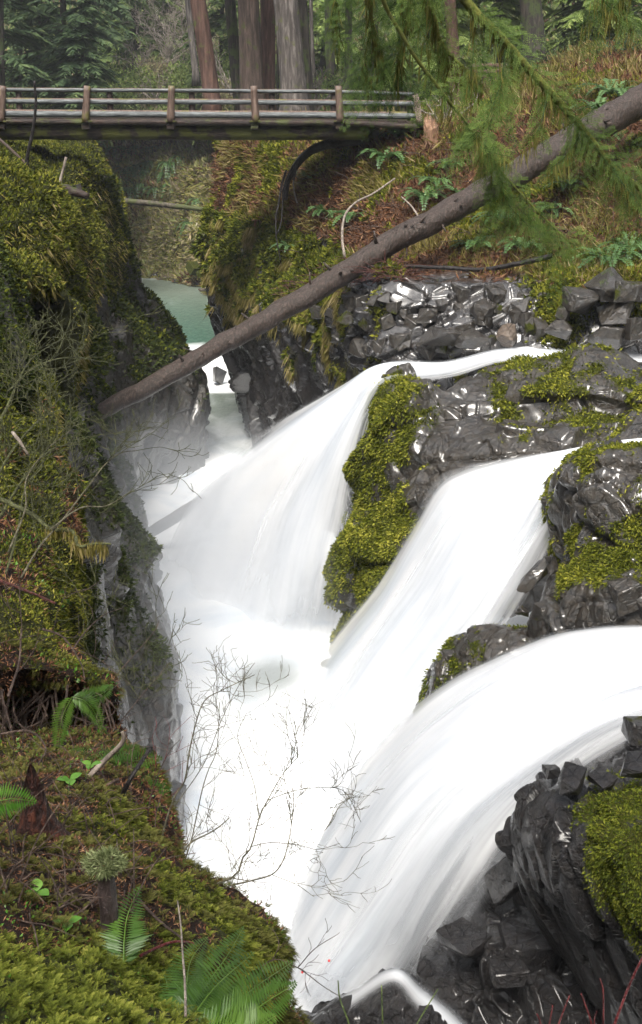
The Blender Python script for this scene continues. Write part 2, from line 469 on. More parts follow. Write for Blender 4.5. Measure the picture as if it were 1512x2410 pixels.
# the ledge: rock begins below the grassy shoulder (z about -3.9) and for y<32, the gorge side is mossed rock
def ledge(V):
    s = np.clip((-3.75+fbm(V/1.3, 3, 61)*.22-V[:, 2])/.25, 0, 1)
    return s
rk1 = rocky(1.0, .40, (1.1, 1, .8), rotB, 21, levels=2, fine=.01)
rk2 = rocky(1.5, .42, (1, 1, 1.6), rotB, 31, levels=3, fine=.04)
def disp_rb(p):
    s = ledge(p); far = np.clip((p[:, 1]-28.5)/3.0, 0, 1)
    soft = .38*fbm(p/2.2, 5, 41)+.06*fbm(p*2.5, 3, 42)
    hard = rk1(p)*(1-far)+rk2(p)*far
    side = np.clip((-4.0-p[:, 2])/.6, 0, 1)
    return soft*(1-s)+hard*s*1.0
def moss_rb(V, n):
    s = ledge(V); far = np.clip((V[:, 1]-28.8)/2.5, 0, 1)
    q = V @ rotB.T
    streak = fbm(q*np.array([1.9, 1.9, .5]), 4, 66)
    low = np.clip((-5.2-V[:, 2])/3.2, 0, 1)
    uu, vv = px_of(V)
    rockm = (.02+streak*1.0-.1*n[:, 2]+.38*np.clip((980-uu)/160, 0, 1))*(1-far)+far*(.52+streak*.8+n[:, 2]*.3-low*.75)
    topm = .30+fbm(V/1.3, 4, 68)*1.6+fbm(V/.35, 3, 69)*.6
    return rockm*s+topm*(1-s)
# two materials on one sheet: blend bank litter with rock through the 'soil' attribute
def bank_blend(name, rockname, groundname):
    m, t = nt(name)
    # rebuild: rock part
    co = coords(t)
    n1 = noise(t, co, 1.6, 6, .65, .3); n2 = noise(t, co, 9, 6, .7); n5 = noise(t, co, 26, 5, .8); nd = noise(t, coords(t, (1, 1, 3), (25, -30, 0)), 4, 6, .6, .6)
    rc = ramp(t, n1, [(.3, (.008, .008, .010)), (.7, (.04, .038, .038))])
    rc = mixc(t, ramp(t, n2, [(.5, 0), (.75, .6)]), rc, (.06, .04, .026))
    hb = math_(t, 'ADD', n2, math_(t, 'MULTIPLY', n5, .4))
    rk = pbsdf(t, rc, ramp(t, n1, [(.3, .14), (.75, .36)]), bump(t, math_(t, 'ADD', n2, nd), .5, .1), .5, Coat_Weight=1, Coat_Roughness=.19, Coat_IOR=1.6)
    mc = ramp(t, n5, [(.3, (.035, .04, .005)), (.5, (.10, .10, .012)), (.72, (.22, .20, .03))])
    mo = pbsdf(t, mc, .9, bump(t, n5, 1.0, .08), .15)
    lc = ramp(t, n5, [(.3, (.03, .013, .008)), (.5, (.09, .04, .02)), (.72, (.2, .12, .06))])
    li = pbsdf(t, lc, .85, bump(t, n5, 1.0, .08), .3)
    so = attr(t, 'soil').outputs['Fac']
    a = attr(t, 'moss').outputs['Fac']
    f = ramp(t, math_(t, 'ADD', a, math_(t, 'MULTIPLY', math_(t, 'SUBTRACT', n2, .5), .9)), [(.42, 0), (.56, 1)])
    m1 = t.nodes.new('ShaderNodeMixShader'); L(t, so, m1.inputs[0]); L(t, rk, m1.inputs[1]); L(t, li, m1.inputs[2])
    m2 = t.nodes.new('ShaderNodeMixShader'); L(t, f, m2.inputs[0]); L(t, m1.outputs[0], m2.inputs[1]); L(t, mo, m2.inputs[2])
    out(t, m2.outputs[0]); return m
M['rightbank'] = bank_blend('right bank of moss, litter and wet rock', None, None)
right_bank = surface('river_bank', G, disp_rb, M['rightbank'], moss_rb, extra={'soil': lambda V, n: np.clip(1-ledge(V)*1.2, 0, 1)})

# ---- far end of the gorge, where it bends behind the left wall
FE = [
 [(60, 270, 101), (250, 275, 100), (400, 275, 99), (520, 275, 98), (700, 275, 97)],
 [(60, 335, 93), (250, 335, 94), (400, 335, 93), (520, 330, 90), (700, 330, 88)],
 [(60, 400, 91), (250, 400, 91.5), (370, 405, 91), (470, 395, 87), (700, 390, 82)],
 [(60, 460, 90.5), (250, 462, 90.5), (350, 465, 90), (440, 455, 85), (600, 450, 78)],
 [(60, 520, 89), (250, 525, 89.5), (350, 520, 87), (430, 520, 82), (600, 520, 76)],
 [(60, 590, 87.5), (300, 590, 86.5), (380, 590, 84), (440, 590, 80.5), (600, 600, 74)],
 [(60, 640, 85), (300, 640, 84), (380, 636, 82.5), (450, 645, 79), (600, 670, 70)],
 [(60, 700, 83), (300, 690, 83), (380, 690, 82), (450, 700, 78), (600, 740, 68)],
]
G = loft(FE, 200, 180)
far_wall = surface('far_gorge_bank', G, lambda p: rocky(3.0, .7, (1, 1, 1.2), rotA, 71, levels=2, fine=.2)(p)+.9*fbm(p/4, 4, 75)-1.3, M['bank'],
    lambda V, n: .45+fbm(V/3, 4, 78)*1.0)

# ---- forest floor beyond the bridge, rising into the hill
FF = [
 [(-500, 335, 44), (-200, 333, 50), (100, 332, 62), (250, 330, 85), (400, 318, 92), (560, 316, 80), (800, 312, 66), (1100, 280, 60), (1500, 200, 58), (2000, 150, 60)],
 [(-500, 290, 60), (-200, 290, 64), (100, 288, 76), (250, 285, 94), (400, 285, 98), (560, 285, 92), (800, 270, 80), (1100, 230, 74), (1500, 140, 72), (2000, 90, 74)],
 [(-500, 240, 80), (-200, 240, 84), (100, 238, 92), (250, 232, 102), (400, 225, 106), (560, 215, 102), (800, 195, 96), (1100, 160, 90), (1500, 80, 88), (2000, 30, 90)],
 [(-500, 180, 110), (-200, 180, 112), (100, 175, 114), (250, 165, 116), (400, 150, 118), (560, 140, 116), (800, 120, 112), (1100, 80, 108), (1500, 10, 104), (2000, -60, 104)],
 [(-500, 60, 140), (-200, 60, 140), (100, 60, 140), (250, 50, 140), (400, 30, 140), (560, 10, 138), (800, 0, 134), (1100, -40, 128), (1500, -110, 124), (2000, -180, 122)],
 [(-500, -200, 175), (-200, -200, 175), (100, -200, 175), (250, -210, 175), (400, -220, 175), (560, -230, 175), (800, -230, 172), (1100, -260, 168), (1500, -300, 160), (2000, -360, 160)],
]
G = loft(FF, 200, 160)
forest_floor = surface('forest_hillside', G, lambda p: .9*fbm(p/6, 5, 81)+.15*fbm(p, 3, 82), M['floor'], lambda V, n: .3+fbm(V/5, 4, 83)*1.1)

# ---- near left bank, rows from the viewpoint outwards; the last points of each row drop down to the chasm
NB = [
 [(-900, 2700, 1.0), (-300, 2650, 1.3), (0, 2640, 1.45), (200, 2640, 1.6), (400, 2650, 1.85), (560, 2660, 2.2), (680, 2700, 2.9), (690, 2850, 3.3), (700, 3000, 3.6)],
 [(-900, 2420, 1.5), (-300, 2400, 1.85), (0, 2400, 2.0), (200, 2400, 2.15), (380, 2400, 2.45), (560, 2420, 2.9), (700, 2460, 3.4), (705, 2600, 3.8), (710, 2900, 4.2)],
 [(-900, 2230, 1.9), (-300, 2220, 2.3), (0, 2230, 2.5), (180, 2250, 2.65), (360, 2260, 2.95), (540, 2250, 3.35), (680, 2290, 3.75), (694, 2350, 4.0), (710, 2640, 4.4)],
 [(-900, 2080, 2.4), (-300, 2060, 2.8), (0, 2070, 3.0), (150, 2090, 3.15), (330, 2100, 3.55), (470, 2130, 3.9), (590, 2195, 4.15), (610, 2270, 4.35), (640, 2600, 4.9)],
 [(-900, 1940, 3.1), (-300, 1920, 3.6), (0, 1930, 3.9), (140, 1950, 4.1), (260, 1970, 4.3), (330, 2000, 4.6), (372, 2060, 4.8), (390, 2180, 5.1), (470, 2500, 5.6)],
 [(-900, 1780, 4.2), (-300, 1770, 4.7), (0, 1780, 5.0), (140, 1800, 5.1), (250, 1820, 5.4), (335, 1855, 5.7), (378, 1915, 5.9), (370, 2050, 6.1), (340, 2400, 6.6)],
 [(-900, 1690, 6.2), (-300, 1700, 6.8), (0, 1705, 7.0), (90, 1700, 7.15), (180, 1700, 7.3), (232, 1712, 7.45), (255, 1760, 7.6), (252, 1850, 7.8), (230, 2200, 8.2)],
 [(-900, 1500, 5.8), (-300, 1520, 6.5), (0, 1545, 6.8), (90, 1550, 7.0), (180, 1565, 7.1), (238, 1590, 7.25), (268, 1635, 7.4), (265, 1740, 7.6), (230, 2200, 8.1)],
 [(-900, 1290, 7.8), (-300, 1320, 8.3), (0, 1345, 8.6), (60, 1360, 8.7), (110, 1385, 8.9), (150, 1430, 9.1), (178, 1490, 9.2), (190, 1650, 9.5), (180, 2050, 10.2)],
 [(-900, 1050, 10.2), (-300, 1080, 10.9), (0, 1110, 11.2), (70, 1130, 11.4), (140, 1160, 11.7), (190, 1200, 12), (215, 1250, 12.2), (222, 1420, 12.6), (210, 1800, 13)],
 [(-900, 820, 13), (-300, 850, 14), (0, 870, 14.5), (60, 880, 14.8), (110, 895, 15.1), (150, 930, 15.4), (168, 980, 15.7), (178, 1150, 16.0), (180, 1500, 16.5)],
 [(-900, 760, 17.5), (-300, 780, 18.3), (0, 800, 18.9), (50, 800, 19.1), (95, 795, 19.4), (135, 800, 19.7), (152, 850, 19.9), (158, 950, 20), (150, 1200, 20.3)],
 [(-900, 640, 16), (-300, 655, 16.8), (0, 680, 17.1), (50, 680, 17.4), (102, 680, 17.8), (150, 690, 18.3), (168, 740, 18.9), (158, 830, 19.4), (145, 1100, 20)],
 [(-900, 540, 16), (-300, 550, 17), (0, 575, 17.5), (50, 580, 17.8), (100, 595, 18.2), (142, 622, 18.6), (163, 680, 18.9), (150, 790, 19.2), (140, 1100, 19.8)],
 [(-900, 350, 20), (-300, 360, 21), (0, 385, 22), (60, 400, 22.5), (120, 430, 23), (168, 470, 23.6), (196, 520, 24), (196, 610, 24.3), (170, 900, 25)],
 [(-900, 320, 26), (-300, 325, 27), (0, 350, 29), (70, 370, 30), (140, 390, 31), (200, 415, 32), (232, 450, 32.6), (240, 540, 33), (230, 760, 33.5)],
 [(-900, 300, 34), (-300, 305, 36), (0, 330, 38), (80, 345, 38.5), (150, 360, 39), (205, 382, 39.5), (236, 420, 40), (270, 480, 40.5), (300, 620, 41)],
 [(-900, 285, 44), (-300, 290, 48), (0, 310, 50), (80, 320, 51), (150, 330, 52), (205, 340, 53), (230, 370, 55), (200, 430, 58), (190, 500, 60)],
]
NB = [[(u-(14*min(1, max(0, (y-12)/5)) if u > -250 else 0), v+(14*min(1, max(0, (y-15)/5)) if y < 36 else 0), y) for (u, v, y) in r] for r in NB]
G = loft(NB, 420, 760)
def disp_nb(p):
    d = p[:, 1]
    big = .16*np.clip(d/6, .5, 3.2)
    return -.12*np.clip((d-14)/4, 0, 1)+(big*1.25+.35*np.clip((d-14)/4, 0, 1))*fbm(p/np.clip(d[:, None]*.14, .5, 2.4), 5, 91)+.16*np.clip(d/8, .45, 1.6)*fbm(p*1.9, 4, 93)+.05*fbm(p*5.5, 4, 95)
def moss_nb(V, n):
    d = V[:, 1]; u, v = px_of(V)
    ga = lambda cu, cv, su, sv: np.exp(-((u-cu)/su)**2-((v-cv)/sv)**2)
    m = .38+fbm(V/.8, 4, 97)*1.1+fbm(V/.2, 3, 98)*.6
    m = m+.5*np.clip((d-13)/4, 0, 1)+.45*np.clip((d-9.5)/1.5, 0, 1)
    m = m+.8*ga(90, 1460, 160, 110)+.5*ga(200, 1600, 60, 60)+.7*ga(330, 1920, 60, 60)+.7*ga(440, 2120, 90, 30)+1.2*ga(600, 2240, 90, 60)+1.0*np.exp(-((v-(2075+.62*(u-380)))/45)**2)*(u > 370)*(d > 3.3)
    m = m-.9*ga(20, 1620, 70, 40)-.9*ga(120, 1840, 150, 60)-.8*ga(80, 2020, 120, 50)-.9*ga(120, 2170, 120, 40)-.9*ga(400, 2180, 60, 40)
    m = m+.9*np.clip((v-2225)/40, 0, 1)*np.clip((460-u)/60, 0, 1)
    m = m - np.clip((-n[:, 2]-.1)*1.5, 0, 1.2)*(d < 8)
    return m
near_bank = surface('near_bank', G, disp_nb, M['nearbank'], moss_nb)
# ------------------------------------------------------------------ rock masses standing in the river
def rockmass(name, cols, nu, nv, disp, mat, moss, label, cat='rock', loc=None, group=None):
    G = loft(cols, nu, nv)
    s = surface(name, G, disp, mat, moss, kind=None)
    tag(s.o, label, cat, group)
    return s
rotC = rotm('Y', -32) @ rotm('X', 18)
def moss_island(V, n):
    u, v = px_of(V)
    left = np.clip((1000-u)/60, 0, 1)*np.clip((v-880)/50, 0, 1)
    q = V @ rotC.T
    return .14+.25*n[:, 2]+left*.62+fbm(V/.55, 4, 102)*1.2+fbm(V*np.array([3.2, 3.2, .8]), 3, 104)*.5*left-.9*np.exp(-((u-1090)/60)**2)*(v > 880)+.3*np.exp(-((u-1180)/40)**2)-.35*np.clip((v-990)/60, 0, 1)*(1-left)
island = rockmass('mid_river_rock', [
 [(945, 905, 24.6), (900, 925, 24.2), (872, 1010, 24.1), (852, 1120, 24), (832, 1230, 23.9), (806, 1330, 23.8), (800, 1440, 23.7), (800, 1600, 23.6)],
 [(930, 880, 24.2), (888, 935, 23.1), (868, 1010, 22.9), (855, 1120, 22.8), (842, 1220, 22.6), (812, 1320, 22.5), (805, 1420, 22.5), (800, 1620, 22.5)],
 [(960, 873, 23.9), (925, 940, 22.4), (905, 1020, 22.3), (900, 1120, 22.0), (880, 1215, 21.9), (858, 1310, 21.8), (845, 1400, 21.7), (830, 1600, 21.7)],
 [(1010, 884, 23.6), (985, 950, 22), (965, 1010, 22.0), (960, 1080, 21.4), (935, 1180, 21.2), (905, 1280, 21.1), (885, 1400, 21), (860, 1600, 21)],
 [(1100, 852, 23.5), (1075, 930, 21.7), (1040, 1000, 21.5), (1010, 1030, 20.9), (990, 1110, 20.6), (960, 1220, 20.5), (920, 1400, 20.4), (890, 1600, 20.4)],
 [(1200, 838, 23.4), (1180, 920, 21.5), (1150, 985, 21.2), (1120, 1010, 20.5), (1090, 1070, 20.1), (1060, 1140, 20), (1030, 1300, 19.9), (1000, 1500, 19.9)],
 [(1350, 832, 23.2), (1330, 900, 21.2), (1310, 975, 20.8), (1290, 1000, 20.0), (1270, 1050, 19.7), (1250, 1110, 19.5), (1230, 1250, 19.4), (1200, 1450, 19.4)],
 [(1440, 838, 23), (1420, 890, 21), (1410, 970, 20.5), (1400, 1000, 19.8), (1390, 1040, 19.5), (1380, 1090, 19.3), (1370, 1200, 19.2), (1360, 1400, 19.2)],
 [(1540, 870, 22.6), (1520, 920, 20.7), (1510, 980, 20.2), (1500, 1010, 19.6), (1490, 1040, 19.3), (1480, 1080, 19.1), (1470, 1200, 19), (1460, 1400, 19)],
 [(1760, 900, 22), (1740, 940, 20.5), (1730, 990, 20), (1720, 1020, 19.4), (1710, 1050, 19.1), (1700, 1090, 18.9), (1690, 1200, 18.8), (1680, 1400, 18.8)],
], 240, 330, rocky(1.9, .5, (1.3, 1, 1.2), rotC, 103, levels=3, fine=.02), M['wetrock'], moss_island,
 'long wet black rock with a mossy left face between the far and middle stream')

def moss_r2(V, n):
    u, v = px_of(V)
    return .32+fbm(V/.5, 4, 112)*1.0+fbm(V*np.array([3, 3, .9]), 3, 114)*.5-.9*np.exp(-(((u-1430)/60)**2+((v-1110)/55)**2))-.6*np.exp(-(((u-1340)/40)**2+((v-1180)/60)**2))-.9*np.clip((v-1370)/50, 0, 1)+.1*n[:, 2]
boulder2 = rockmass('mossy_boulder', [
 [(1380, 1120, 17.4), (1325, 1150, 17.0), (1306, 1220, 16.9), (1308, 1320, 16.8), (1300, 1400, 16.6), (1290, 1480, 16.4), (1280, 1600, 16.3)],
 [(1360, 1095, 17.3), (1318, 1140, 16.2), (1303, 1215, 15.9), (1312, 1315, 15.8), (1290, 1380, 15.5), (1262, 1450, 15.1), (1240, 1560, 14.9)],
 [(1400, 1060, 17.2), (1352, 1110, 15.6), (1342, 1215, 15.2), (1352, 1320, 15), (1335, 1390, 14.5), (1300, 1460, 14.3), (1280, 1560, 14.2)],
 [(1440, 1045, 17.2), (1420, 1090, 15.2), (1412, 1200, 14.7), (1405, 1310, 14.5), (1400, 1385, 13.9), (1380, 1460, 13.7), (1370, 1560, 13.6)],
 [(1545, 1035, 17.1), (1530, 1080, 15), (1520, 1200, 14.4), (1510, 1310, 14.1), (1500, 1390, 13.5), (1490, 1460, 13.3), (1480, 1560, 13.2)],
 [(1760, 1030, 17), (1740, 1080, 15), (1730, 1200, 14.3), (1720, 1310, 14), (1710, 1390, 13.4), (1700, 1460, 13.2), (1690, 1560, 13.1)],
], 170, 200, rocky(1.3, .34, (1, 1, 1.5), rotB, 113, levels=3, fine=.015), M['wetrock'], moss_r2,
 'big mossy boulder at the right edge between the middle and the near stream', 'boulder')

def moss_r5(V, n):
    u, v = px_of(V)
    return -.45+fbm(V/.4, 4, 122)*.7+.75*np.exp(-((u-1120)/60)**2-((v-2180)/30)**2)
rotD = rotm('Y', 38) @ rotm('Z', 20)
slab = rockmass('slate_ledge', [
 [(1640, 1580, 12.6), (1520, 1620, 12.8), (1400, 1690, 12.9), (1250, 1790, 13.2), (1080, 1920, 13.6), (950, 2080, 14), (850, 2280, 14.2)],
 [(1640, 1640, 11.6), (1520, 1700, 11.8), (1380, 1780, 11.9), (1220, 1880, 12.1), (1070, 2000, 12.4), (940, 2150, 12.8), (860, 2320, 13)],
 [(1640, 1780, 11.0), (1500, 1850, 11.1), (1350, 1920, 11.2), (1200, 1990, 11.4), (1050, 2090, 11.6), (930, 2240, 11.9), (850, 2400, 12.1)],
 [(1640, 2000, 10.4), (1500, 2050, 10.5), (1350, 2080, 10.5), (1200, 2120, 10.6), (1080, 2180, 10.7), (960, 2300, 10.8), (840, 2460, 11.2)],
 [(1640, 2200, 9.9), (1500, 2250, 9.9), (1350, 2260, 9.9), (1200, 2270, 9.8), (1080, 2280, 9.9), (960, 2360, 10.2), (850, 2520, 10.8)],
 [(1640, 2400, 9.4), (1500, 2400, 9.3), (1350, 2400, 9.3), (1200, 2400, 9.3), (1080, 2400, 9.5), (980, 2450, 9.9), (880, 2600, 10.4)],
 [(1640, 2650, 9.2), (1500, 2650, 9.1), (1350, 2650, 9.1), (1200, 2650, 9.1), (1080, 2650, 9.3), (980, 2650, 9.7), (900, 2700, 10)],
], 260, 260, rocky(.95, .36, (.7, 1, 1.9), rotm('Y', 48), 123, levels=2, fine=.015), M['nearrock'], moss_r5,
 'dark cracked slate ledge running down under the near stream', 'rock')

def moss_r3(V, n):
    u, v = px_of(V)
    return -.15+fbm(V/.35, 4, 132)*.7+1.0*np.clip((u-1290)/160, 0, 1)*np.clip((v-1790)/80, 0, 1)*np.clip((1.2*(u-1330)+1990-v)/160+.6, 0, 1)
boulder3 = rockmass('slate_boulder', [[(u, v+(42 if v < 1960 else 20 if v < 2100 else 0), y) for (u, v, y) in c] for c in [
 [(1300, 1835, 10.8), (1230, 1880, 10.2), (1204, 1930, 9.9), (1206, 2000, 9.8), (1240, 2090, 9.6), (1300, 2200, 9.5), (1370, 2320, 9.4), (1440, 2460, 9.3), (1500, 2650, 9.2)],
 [(1310, 1805, 10.7), (1240, 1850, 9.6), (1212, 1915, 9.3), (1222, 1990, 9.2), (1262, 2080, 9.1), (1322, 2190, 9.0), (1392, 2310, 8.9), (1460, 2460, 8.8), (1520, 2650, 8.8)],
 [(1350, 1780, 10.6), (1290, 1830, 9.2), (1280, 1910, 8.9), (1300, 1990, 8.8), (1345, 2080, 8.6), (1400, 2190, 8.5), (1460, 2310, 8.4), (1520, 2460, 8.4), (1580, 2650, 8.4)],
 [(1430, 1755, 10.6), (1400, 1805, 9.2), (1390, 1880, 8.6), (1400, 1940, 8.2), (1440, 2050, 8.0), (1490, 2180, 7.9), (1540, 2310, 7.9), (1590, 2460, 7.9), (1650, 2650, 7.9)],
 [(1560, 1725, 10.6), (1540, 1790, 9.0), (1535, 1860, 8.4), (1540, 1940, 7.8), (1570, 2050, 7.6), (1610, 2180, 7.5), (1650, 2310, 7.5), (1690, 2460, 7.5), (1740, 2650, 7.5)],
 [(1760, 1700, 10.6), (1740, 1780, 9.0), (1740, 1860, 8.3), (1740, 1940, 7.6), (1760, 2050, 7.4), (1790, 2180, 7.3), (1820, 2310, 7.3), (1850, 2460, 7.3), (1900, 2650, 7.3)],
]], 220, 200, rocky(.75, .21, (.62, .8, 2.6), rotm('Y', 30), 133, levels=2, fine=.008), M['nearrock'], moss_r3,
 'dark slate boulder capped with moss in the bottom right corner', 'boulder')

foot = rockmass('foot_rock', [
 [(560, 2500, 9.3), (700, 2425, 9.3), (830, 2365, 9.3), (930, 2318, 9.3), (1000, 2380, 9.3), (1100, 2450, 9.2), (1250, 2560, 9.2)],
 [(560, 2500, 8.8), (700, 2402, 8.7), (830, 2340, 8.6), (935, 2293, 8.5), (1010, 2355, 8.5), (1110, 2425, 8.5), (1250, 2540, 8.5)],
 [(560, 2560, 8.3), (690, 2470, 8.2), (830, 2420, 8.1), (940, 2370, 8.0), (1020, 2420, 8.0), (1120, 2490, 8.0), (1250, 2600, 8)],
 [(560, 2700, 8.1), (690, 2620, 8), (830, 2580, 7.9), (940, 2550, 7.8), (1020, 2580, 7.8), (1120, 2650, 7.8), (1250, 2760, 7.8)],
], 160, 90, rocky(.5, .12, (1, 1, 1.2), rotC, 143, levels=2, fine=.01), M['nearrock'], lambda V, n: -.2+fbm(V/.4, 4, 142)*.8,
 'low pointed rock at the bottom edge with a thin white rivulet spilling over it', 'rock')

mid2 = rockmass('half_drowned_rock', [
 [(1300, 1480, 15.6), (1210, 1485, 15.7), (1110, 1495, 15.8), (1050, 1535, 16), (1010, 1590, 16.2), (980, 1680, 16.3)],
 [(1300, 1482, 14.9), (1210, 1484, 14.9), (1115, 1493, 15), (1055, 1530, 15.2), (1015, 1585, 15.4), (985, 1680, 15.5)],
 [(1310, 1540, 14.4), (1220, 1555, 14.4), (1130, 1580, 14.5), (1070, 1610, 14.6), (1030, 1650, 14.7), (1000, 1720, 14.8)],
 [(1310, 1700, 14.2), (1220, 1720, 14.2), (1130, 1750, 14.3), (1070, 1780, 14.4), (1030, 1800, 14.5), (1000, 1850, 14.6)],
], 110, 90, rocky(.5, .12, (1, 1, 1.2), rotC, 153, levels=2, fine=.01), M['wetrock'], lambda V, n: .3+fbm(V/.3, 4, 152)*.8,
 'rounded rock with some moss, half drowned between the middle and the near stream', 'rock')

# ---- single angular rocks: convex hulls of random points, bevelled
def hull_rock(name, c, size, seed, mat, squash=(1, .8, .7), n=11, label=None, cat='rock', group=None, tilt=0, moss=0.0):
    r = random.Random(seed)
    bm = bmesh.new()
    if n < 18:
        for cx in (-1, 1):
            for cy in (-1, 1):
                for cz in (-1, 1):
                    if r.random() < .12: continue
                    bm.verts.new(((cx*.72+r.uniform(-.26, .26))*squash[0], (cy*.72+r.uniform(-.26, .26))*squash[1], (cz*.72+r.uniform(-.26, .26))*squash[2]))
        n = 3
    for i in range(n):
        v = Vector((r.gauss(0, 1), r.gauss(0, 1), r.gauss(0, 1))).normalized()*(.85+.3*r.random())
        bm.verts.new((v.x*squash[0], v.y*squash[1], v.z*squash[2]))
    res = bmesh.ops.convex_hull(bm, input=bm.verts)
    bmesh.ops.delete(bm, geom=list({g for g in res['geom_interior'] if isinstance(g, bmesh.types.BMVert)}), context='VERTS')
    bmesh.ops.bevel(bm, geom=bm.edges[:], offset=.045, segments=1, affect='EDGES', clamp_overlap=True)
    bmesh.ops.triangulate(bm, faces=bm.faces[:])
    bmesh.ops.subdivide_edges(bm, edges=bm.edges[:], cuts=4 if size > .25 else 2, use_grid_fill=True)
    rot = Matrix.Rotation(r.uniform(0, 6.28), 3, 'Z') @ Matrix.Rotation(math.radians(tilt)+r.uniform(-.5, .5), 3, 'Y')
    V = np.array([v.co for v in bm.verts])
    V = V*(1+.07*fbm(V*2.2+seed, 3, seed)[:, None]+.05*fbm(V*6+seed, 3, seed+1)[:, None]) @ np.array(rot).T*size
    me = bpy.data.meshes.new(name)
    for v, co in zip(bm.verts, V): v.co = co
    bmesh.ops.recalc_face_normals(bm, faces=bm.faces[:])
    bm.to_mesh(me); bm.free()
    nz = np.zeros(len(me.vertices)*3, np.float32); me.vertices.foreach_get('normal', nz); nz = nz.reshape(-1, 3)
    a = me.attributes.new('moss', 'FLOAT', 'POINT')
    a.data.foreach_set('value', (moss+nz[:, 2]*.2*(moss > 0)+fbm(V/size*1.2+seed, 3, seed)*.7).astype(np.float32))
    me.materials.append(mat)
    o = bpy.data.objects.new(name, me); C.objects.link(o); o.location = tuple(float(x) for x in c)
    tag(o, label, cat, group); return o
# ------------------------------------------------------------------ water
def water_mat():
    m, t = nt('silky white falling water')
    uv = attr(t, 'flow').outputs['Vector']       # x along the flow, y across it (metres)
    mp = t.nodes.new('ShaderNodeMapping'); mp.inputs['Scale'].default_value = (.16, 2.3, 1); L(t, uv, mp.inputs['Vector'])
    n1 = noise(t, mp.outputs[0], 1.0, 4, .55, .25)
    mp2 = t.nodes.new('ShaderNodeMapping'); mp2.inputs['Scale'].default_value = (.3, 5.5, 1); L(t, uv, mp2.inputs['Vector'])
    n2 = noise(t, mp2.outputs[0], 1.0, 3, .6)
    a = attr(t, 'dens').outputs['Fac']
    s = math_(t, 'ADD', math_(t, 'MULTIPLY', math_(t, 'SUBTRACT', n1, .5), 1.1), math_(t, 'MULTIPLY', math_(t, 'SUBTRACT', n2, .5), .3))
    # streaks break the sheet only where it is thin
    al = math_(t, 'ADD', a, math_(t, 'MULTIPLY', s, math_(t, 'SUBTRACT', 1.3, a)), clamp=True)
    al = ramp(t, al, [(0, 0), (.25, .12), (.6, .72), (.9, 1)])
    col = ramp(t, n1, [(.22, (.40, .46, .56)), (.36, (.68, .73, .80)), (.5, (.86, .88, .92)), (.65, (.95, .955, .97))])
    b = pbsdf(t, col, .9, bump(t, math_(t, 'ADD', n1, math_(t, 'MULTIPLY', n2, .1)), .2, .2), .1)
    tr = t.nodes.new('ShaderNodeBsdfTranslucent'); tr.inputs['Color'].default_value = (.95, .96, .98, 1)
    mx = t.nodes.new('ShaderNodeMixShader'); mx.inputs[0].default_value = .45; L(t, b, mx.inputs[1]); L(t, tr.outputs[0], mx.inputs[2])
    tp = t.nodes.new('ShaderNodeBsdfTransparent')
    m2 = t.nodes.new('ShaderNodeMixShader'); L(t, al, m2.inputs[0]); L(t, tp.outputs[0], m2.inputs[1]); L(t, mx.outputs[0], m2.inputs[2])
    out(t, m2.outputs[0]); return m
M['fall'] = water_mat()

def stream(name, lines, dens_across, nu=120, nv=90, lift=0, lab=None, dens_along=None, bumpy=.12, seed=1):
    """lines: streamlines (u,v,y) from the source down; dens_across: density at each streamline"""
    G = loft(lines, nu, nv)
    n = gnorm(G)
    if np.median(np.sum(n*(-G), axis=2)) < 0: n = -n
    al = np.concatenate([[0], np.cumsum(np.linalg.norm(np.diff(G.mean(0), axis=0), axis=1))])
    ac = np.linalg.norm(np.diff(G, axis=0), axis=2); ac = np.concatenate([np.zeros((1, nu)), np.cumsum(ac, 0)])
    acm = np.linspace(0, ac[-1].mean(), nv)[:, None]*np.ones((1, nu))
    fl = np.stack([np.ones((nv, 1))*al[None], acm, np.zeros((nv, nu))], -1)
    w = fbm(fl.reshape(-1, 3)*np.array([.25, 1.6, 1])+seed, 3, seed).reshape(nv, nu)
    G = G+n*(w*bumpy+lift)[..., None]
    d = np.interp(np.linspace(0, len(dens_across)-1, nv), np.arange(len(dens_across)), dens_across)[:, None]
    e = np.interp(np.linspace(0, 1, nu), *(dens_along or ([0, .84, .93, 1], [1, 1, .55, .0])))[None]
    dens = np.minimum(d, 1)*e
    o = mesh_np(name, G.reshape(-1, 3), gquads(nv, nu), M['fall'], {'flow': fl.reshape(-1, 3), 'dens': dens.ravel()})
    o['kind'] = 'structure'
    if lab: o['label'] = lab
    return o

